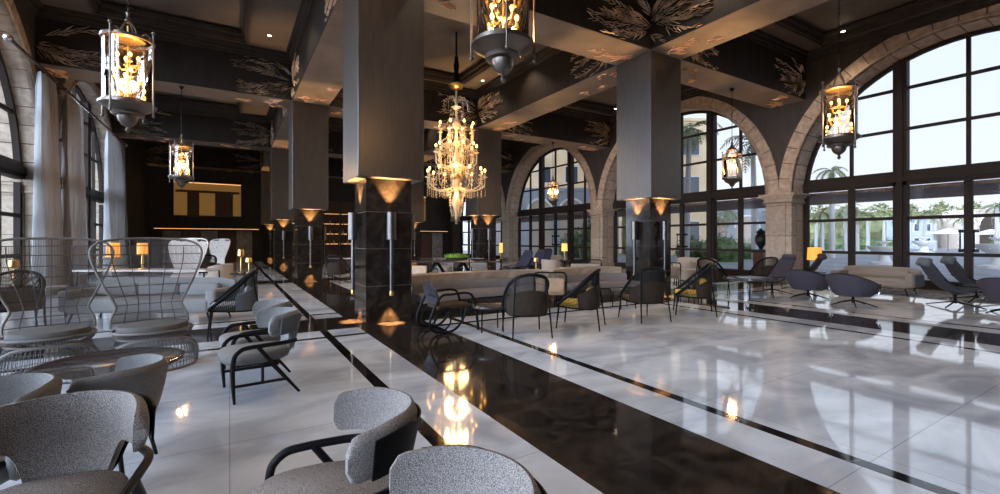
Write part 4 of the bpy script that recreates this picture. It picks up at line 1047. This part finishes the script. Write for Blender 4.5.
# ---- banquette of two curved sofas with marble wall
def curved_banquette(x0,x1,yy,lab,bow=.35):
    xm=(x0+x1)/2; w=(x1-x0)/2
    o=thing('curved_banquette',lab,'sofa',(xm,yy,0),0,'curved banquettes between the columns')
    def off(x): return bow*(1-(x/w)**2)-bow
    def strip(ya,yb,z0,z1,r=0):
        m=MB(); n=26; vs=[];fs=[]
        sec=[(ya,z0),(yb,z0),(yb,z1),(ya,z1)] if not r else [(ya,z0),(yb,z0),(yb,z1-r),(yb-r*.3,z1-r*.3),(yb-r,z1),(ya+r,z1),(ya+r*.3,z1-r*.3),(ya,z1-r)]
        k=len(sec)
        for i in range(n+1):
            x=-w+2*w*i/n
            for (y,z) in sec: vs.append((x,y+off(x),z))
        for i in range(n):
            for j in range(k): fs.append((i*k+j,i*k+(j+1)%k,(i+1)*k+(j+1)%k,(i+1)*k+j))
        fs.append(tuple(range(k))); fs.append(tuple(n*k+j for j in range(k)))
        m.add(vs,fs); return m
    strip(0,.42,0,.76).build('marble_wall',marb,o)
    strip(-.2,0,.38,.60,.06).build('backrest',sofag,o,smooth=50)
    strip(-.72,-.1,.28,.42,.06).build('seat',sofag,o,smooth=50)
    strip(-.5,-.1,.22,.28).build('base_frame',black,o)
    for x in (-w+.2,-w*.35,w*.35,w-.2):
        MB().tube([(x,-.62+off(x),.22),(x,-.64+off(x),0)],.016,6).build('leg',black,o)
    return o
x0,_=P(412,316); 
curved_banquette(XA+CW+.08,6.25*S,8.45*S,'curved grey banquette backed by beige marble, the one next to the nearest column',.3)
curved_banquette(6.4*S,XB-CW-.1,8.45*S,'curved grey banquette backed by beige marble, the one farther right',.3)
def side_table(u,v,r,h,lab,topm=tabt,g=None):
    D=F*(H-h)/(v-CY); return round_table(*PD(u,D),r,h,topm,lab,'side table',False,g)
side_table(490,305,.3,.42,'thin legged round side table before the left curved banquette')
side_table(624,289,.3,.42,'thin legged round side table near the third hoop chair')
side_table(505,280,.28,.48,'small round lit table seen over the nearest hoop chair',tabg) 
side_table(700,281,.3,.5,'small round table between the fourth hoop chair and the column')
side_table(750,278,.62,.5,'long glossy low table reflecting the window beside the swivel loungers')
# ---- swivel lounge
def swivel(m1,head=False):
    o=thing('swivel_lounge_chair','x','lounge chair')
    def shell(u,v):
        a=math.radians(-200+220*u); q=v
        R=.32+.17*q; z=.24+.50*q**1.2*(.55+.45*max(0,-math.sin(a)))
        return (R*1.02*math.cos(a),R*.85*math.sin(a)-.08*q*max(0,-math.sin(a)),z)
    MB().surf(shell,30,8,th=.022).build('shell',m1,o,smooth=60)
    pts=[shell(i/30,1) for i in range(31)]; MB().tube(pts,.016,7).build('shell_rim',black,o,smooth=True)
    MB().rbox(-.33,.33,-.26,.34,.27,.39,.05).build('seat',purpled,o,smooth=50)
    m=MB(); m.cyl(0,0,.06,.27,.028,12); m.build('swivel_post',black,o,smooth=40)
    for k in range(5):
        a=2*PI*k/5+.3; MB().tube([(0,0,.13),(.2*math.cos(a),.2*math.sin(a),.085),(.44*math.cos(a),.44*math.sin(a),.012)],[.02,.016,.012],6).build('foot',black,o,smooth=50)
    for sx in (-1,1): MB().tube(crom([(sx*.47,.1,.48),(sx*.54,.0,.42),(sx*.5,-.05,.3),(sx*.33,-.02,.24)],5),.012,6).build('arm',chrome,o,smooth=50)
    return o
def lounger(m1,m2):
    o=thing('reclining_lounger','x','lounge chair')
    # profile in YZ; faces +Y
    prof=[(.62,.36),(.45,.40),(.2,.33),(.0,.28),(-.2,.40),(-.38,.62),(-.5,.82),(-.56,.92)]
    pr=crom([(0,a,b) for a,b in prof],5)
    m=MB(); m.surf(lambda u,v:(( -1+2*v)*(.29-.06*max(0,u-.7)/.3),pr[min(int(u*(len(pr)-1)),len(pr)-1)].y,pr[min(int(u*(len(pr)-1)),len(pr)-1)].z+.06*(2*v-1)**2),len(pr)-1,8,th=.05)
    m.build('sling_seat',m1,o,smooth=60)
    MB().rbox(-.2,.2,-.1,.1,-.07,.07,.06).build('headrest',m2,o,smooth=50)
    h=[c for c in kids(o) if c.name.startswith('headrest')][0]; h.location=(0,-.56,1.0); h.rotation_euler=(PI/2-.45+.0,0,0)
    for sx in (-1,1): MB().tube(crom([(sx*.3,.62,.36),(sx*.33,.3,.47),(sx*.33,-.1,.50),(sx*.3,-.35,.62)],6),.014,6).build('arm',black,o,smooth=50)
    MB().cyl(0,0,.08,.28,.03,10).build('swivel_post',black,o)
    for k in range(4):
        a=PI/4+k*PI/2; MB().tube([(0,0,.13),(.5*math.cos(a),.5*math.sin(a),.012)],[.02,.012],6).build('foot',black,o)
    return o
sw=swivel(purple); lo=lounger(purpled,purple); ld=lounger(fabric('charcoal_fabric',(.035,.036,.042),.15),greyd)
GS='aubergine swivel chairs by the windows'
at(sw,808,11.5,.85,.5,'aubergine swivel chair seen from behind, left of the two nearest the beige sofa',GS)
at(sw,853,10.2,.92,.4,'aubergine swivel chair seen from behind, directly in front of the beige sofa',GS)
at(lo,772,12.5,-.95,-.2,'reclining lounger with headrest facing left by the stone pier','reclining loungers by the windows')
at(lo,801,13.9,-.6,.8,'reclining lounger with headrest just left of the orange table lamp','reclining loungers by the windows')
at(ld,955,10.0,.93,-.3,'slate reclining lounger facing right at the far right, left one of the pair','slate reclining loungers at the right edge')
at(ld,977,10.9,.93,-.3,'slate reclining lounger facing right at the far right, right one of the pair','slate reclining loungers at the right edge')
at(sw,1014,9.0,.95,.3,'swivel chair cut by the right edge of the frame',GS)
# ---- sofas
def sofa(w,d,m1,lab,x,y,rz,hb=.75,seats=2,rim=black,nm='sofa',grp=None):
    o=thing(nm,lab,'sofa',(x,y,0),rz,grp)
    MB().rbox(-w/2+.06,w/2-.06,-d/2+.1,d/2,.2,.45,.07).build('seat',m1,o,smooth=50)
    m=MB()
    def bk(u,v):
        x=-w/2+w*u; e=abs(2*u-1)**8; z=.25+(hb-.25-.07*e)*v
        return (x*(1-.0*v),-d/2+.14-.06*v,z)
    m.surf(bk,30,6,th=.13); m.build('backrest',m1,o,smooth=60)
    for sx in (-1,1):
        MB().rbox(*sorted((sx*(w/2-.14),sx*(w/2+.06))),-d/2+.04,d/2-.02,.22,.60,.06).build('armrest',m1,o,smooth=50)
        MB().box(*sorted((sx*(w/2+.055),sx*(w/2+.075))),-d/2+.06,d/2-.08,.25,.56).build('arm_panel',greyd,o,bevel=.008)
        for sy in (-1,1): MB().tube([(sx*(w/2-.15),sy*(d/2-.12),.22),(sx*(w/2-.08),sy*(d/2-.08),0)],[.02,.013],8).build('leg',rim,o)
    for k in range(seats):
        q=(w-.34)/seats; MB().rbox(-w/2+.17+q*k+.01,-w/2+.17+q*(k+1)-.01,-d/2+.16,-d/2+.32,.44,hb-.1,.06).build('back_cushion',m1,o,smooth=50)
    return o
sofa(1.78,.82,fabric('light_taupe_fabric',(.25,.205,.165),.1),'beige two seat sofa with curved back in front of the big arched window',15.8,5.35,PI/2,.74,1)
x,y=PD(153,8.3); sofa(2.6,.85,greyl,'long pale grey sofa with loose back cushions seen through the peacock chairs',x,y,face(.05,-1),.78,3)

def tub(lab,u,D,fr,fd,m1,sc=1):
    o=thing('tub_armchair',lab,'armchair',(*PD(u,D),0),face(fr,fd))
    MB().surf(lambda u,v:((.33+.03*v)*math.cos(math.radians(-200+220*u)),(.33+.03*v)*math.sin(math.radians(-200+220*u)),.14+(.60)*v*(1-.18*max(0,math.sin(math.radians(-200+220*u))+.2))),28,5,th=.06).build('shell',m1,o,smooth=60)
    MB().lathe([(0,.18),(.3,.18),(.31,.22),(.31,.4),(.27,.44),(0,.45)],28).build('seat',m1,o,smooth=50)
    for k in range(4):
        a=PI/4+k*PI/2; MB().cyl(.26*math.cos(a),.26*math.sin(a),0,.19,.014,8).build('leg',black,o)
    return o
tub('beige tub armchair beyond the long grey sofa, below the farther patterned chair',218,14.0,-.95,-.2,beigef)
tub('beige tub armchair at the lamp lit table behind the banquette',552,17.4,.8,.3,beigef)
tub('beige tub armchair beside the amber lamp at the far arch',553,22.3,-.6,-.7,beigef)
# console/dining tables
def long_table(lab,u,D,w,d,h,fr,fd,topm,legm=black):
    o=thing('long_table',lab,'table',(*PD(u,D),0),face(fr,fd))
    MB().box(-w/2,w/2,-d/2,d/2,h-.04,h).build('tabletop',topm,o,bevel=.01)
    for sx in (-1,1):
        for sy in (-1,1): MB().tube([(sx*(w/2-.08),sy*(d/2-.06),h-.04),(sx*(w/2-.05),sy*(d/2-.04),0)],.018,6).build('leg',legm,o)
    return o
t1=long_table('white topped table behind the long grey sofa, with two table lamps',150,11.0,3.2,.7,.78,0,-1,tabg)
o=thing('long_table','dark long table with splayed trestle legs behind the banquette, a green plant on it','table',(*PD(457,16.3),0),face(0,-1))
MB().rbox(-1.55,1.55,-.5,.5,.70,.76,.03).build('tabletop',tabt,o)
for sx in (-.2,.75): 
    for s2 in (-1,1): MB().tube([(sx+.0,s2*.1,.7),(sx+s2*.42,s2*.3,0)],.06,6).build('leg',black,o)
def planter(u,D,z,lab):
    o=thing('potted_plant',lab,'plant',(*PD(u,D),z))
    MB().lathe([(0,0),(.4,0),(.5,.1),(.44,.1),(0,.08)],20,sy=.4).build('bowl',tabt,o)
    m=MB(); r_=random.Random(2)
    for k in range(260):
        a=r_.uniform(0,2*PI); q=r_.random()**.5; p=Vector((.46*q*math.cos(a),.2*q*math.sin(a),.08)); d=Vector((math.cos(a)*.4*q,math.sin(a)*.4*q,1)).normalized()*r_.uniform(.1,.2); w=Vector((-math.sin(a),math.cos(a),0))*.02
        m.add([p-w,p+w,p+d],[(0,1,2)])
    m.build('leaves',mat('bright_green_leaf',(.25,.45,.06),.5),o)
planter(457,16.3,.765,'low bowl of bright green leaves on the dark long table')
# table lamps
def lamp(u,v0,v1,D,lab,shm,w,zfloor=None,basem=gold,loc=None):
    x,y=PD(u,D) if loc is None else loc
    zt=H-(v0-CY)*D/F; zb=H-(v1-CY)*D/F; zb0=zfloor
    o=thing('table_lamp',lab,'lamp',(x,y,zb0),0)
    MB().lathe([(w*.48,zb-zb0),(w*.44,zt-zb0),(w*.43,zt-zb0),(w*.47,zb-zb0)],24).build('lamp_shade',shm,o,smooth=True)
    MB().lathe([(0,0),(.09,0),(.09,.02),(.02,.04),(.035,(zb-zb0)*.5),(.015,zb-zb0+.02),(.012,zt-zb0-.03),(0,zt-zb0-.03)],14).build('lamp_base',basem,o,smooth=50)
    light('POINT','table_lamp_light',(x,y,(zt+zb)/2),9,WARM,shadow_soft_size=.08)
    return o
lamp(814.5,247.5,260,14.2,'amber drum table lamp on a small table near the stone pier',shade,.42,.5)
side=round_table(*PD(814.5,14.2),.3,.495,tabt,'small round table carrying the amber drum lamp','side table',True)
lamp(113,243,257,11.0,'table lamp with glowing amber shade, left of two on the white topped table',shade,.3,.785)
lamp(142.5,243,255,11.0,'table lamp with glowing amber shade, right of two on the white topped table',shade,.24,.785)
lamp(564.5,243.5,251,20,'small square yellow lamp standing before the far arch',shade2,.28,.6)
round_table(*PD(564.5,20),.25,.595,tabt,'small table carrying the yellow lamp before the far arch','side table',True)
lamp(501,243,252.5,22.5,'slim yellow lamp beside the column right behind the chandelier',shade2,.2,.55)
round_table(*PD(501,22.5),.25,.545,tabt,'small table carrying the slim yellow lamp by the far column','side table',True)
# gilt candle lanterns
def candle_lamp(u,D,z,h,lab):
    o=thing('gilt_candle_lamp',lab,'lamp',(*PD(u,D),z))
    MB().lathe([(0,0),(.07,0),(.07,.015),(.015,.03),(.02,h*.4),(.01,h*.7),(0,h*.7)],14).build('stem',gold,o,smooth=50)
    MB().lathe([(.03,h*.68),(.085,h*.75),(.07,h),(.065,h),(.078,h*.76),(.02,h*.7)],16).build('cup',gold,o,smooth=50); MB().sph((0,0,h*.8),.035,8,.05).build('flame_bulb',bulbw,o)
candle_lamp(14,8.3,.62,.5,'tall gilt candle lamp seen through the left peacock chair')
o=long_table('pale low table under the gilt candle lamp behind the left peacock chair',18,8.3,1.3,.6,.615,.2,-1,tabg)
candle_lamp(241,12.0,.62,.62,'taller gilt candle lamp on the little table in the left aisle')
candle_lamp(249,11.9,.62,.4,'shorter gilt candle lamp on the little table in the left aisle')
round_table(*PD(245,11.95),.36,.615,tabt,'little dark table carrying two gilt candle lamps in the left aisle','side table',True)
candle_lamp(536,14.4,.5,.42,'small gilt candle lamp glowing behind the banquette'); round_table(*PD(536,14.4),.45,.495,tabt,'low dark table carrying a small gilt candle lamp behind the banquette','side table',True)
# navy loungers and blue rug at the far arch
nv=lounger(navy,purpled)
at(nv,519,17.5,-.6,-.6,'navy lounger facing left on the patterned rug, nearest of three','navy loungers on the patterned rug')
at(nv,533,18.6,-.6,-.6,'navy lounger on the patterned rug, middle of three','navy loungers on the patterned rug')
at(nv,541,21.2,-.6,-.6,'navy lounger on the patterned rug, last of three','navy loungers on the patterned rug')
rug=mat('striped_rug',(.2,.2,.24),.95); noise_col(rug,(.06,.06,.1),(.5,.5,.52),14,3,.4,.6,(1,4,1))
x,y=PD(524,18.3); o=MB().box(-1.1,1.6,-2.2,2.2,0,.012).build('rug',rug); o.location=(x,y,.001); tag(o,'blue and white patterned rug under the navy loungers','rug')
# people-free extra chairs around the far dining table
chd=frame_chair('dark armchair at the right end of the long table, patterned back',480,15.4,.2,-1,greyl)
for (u,D,fr,fd,lab) in ((444,18.4,0,-1,'pale armchair behind the long table, left of the plant'),(474,18.6,0,-1,'pale armchair behind the long table, right of the plant')): tub(lab,u,D,fr,fd,greyl)
at(hd,205,16.0,-.7,.7,'dark hoop chair in the left aisle by the patterned high back chair',GH)
long_table('pale counter top behind the dark hoop chair between the columns',352,17.5,1.8,.5,.8,0,-1,tabg)
tub('beige tub armchair near the middle arch, right of the column with two lit faces',686,15.6,.7,.6,beigef)
long_table('low beige table before the middle arch by the column',688,14.6,.9,.5,.55,.2,1,beigef)
# wall sofa under the middle arch
x,y=PD(690,17.6); sofa(1.7,.8,beigef,'beige sofa back seen under the middle arch',x,y,PI/2,.8,2)
# ---- curtains and rod
def curtain(y0,y1,zt,spread,lab,xr):
    o=thing('curtain',lab,'curtain',(xr,(y0+y1)/2,0)); w=(y1-y0)/2; m=MB(); nn=70
    def f(u,v):
        k=1+spread*(1-v)**1.3
        ph=u*PI*2*6+1.2*math.sin(u*9+2*v)
        yy=(-w+2*w*u); 
        return ((.10+.06*(1-v))*math.cos(ph)*(1 if v<.97 else .6),(yy if yy<0 else yy)*k+.03*math.sin(ph*2+v*3),.02+(zt-.02)*v)
    m.surf(f,nn*2,16,th=.006); m.build('drape',curt,o,smooth=60); return o
xr=-4.02*S; ZR=(1.4+.915*1.1686*4.02)*S
curtain(15.35*S,16.45*S,ZR-.12,.3,'pale linen curtain hanging left of the arch pier, nearest of three',xr)
curtain(17.4*S,19.0*S,ZR-.12,.0,'broad pale linen curtain right of the first pier, middle of three',xr)
curtain(22.4*S,25.6*S,ZR-.12,.05,'pale linen curtain beside the far pilaster, last of three',xr)
o=thing('curtain_rod','long polished curtain rod with ball ends along the left arches','curtain rod',(xr,0,ZR))
MB().tube([(0,13.5*S,0),(0,26.0*S,0)],.04,10).build('rod',rail,o,smooth=True)
for yy in (13.5,26.0): MB().sph((0,yy*S,0),.09,14).build('ball_finial',chrome,o,smooth=True)
for yy in (16.5,17.3,20.7,25.6): MB().tube([(0,yy*S,0),(-.28*S,yy*S,.0)],.025,6).sph((0,yy*S,.0),.06,8).build('bracket',rail,o,smooth=True)
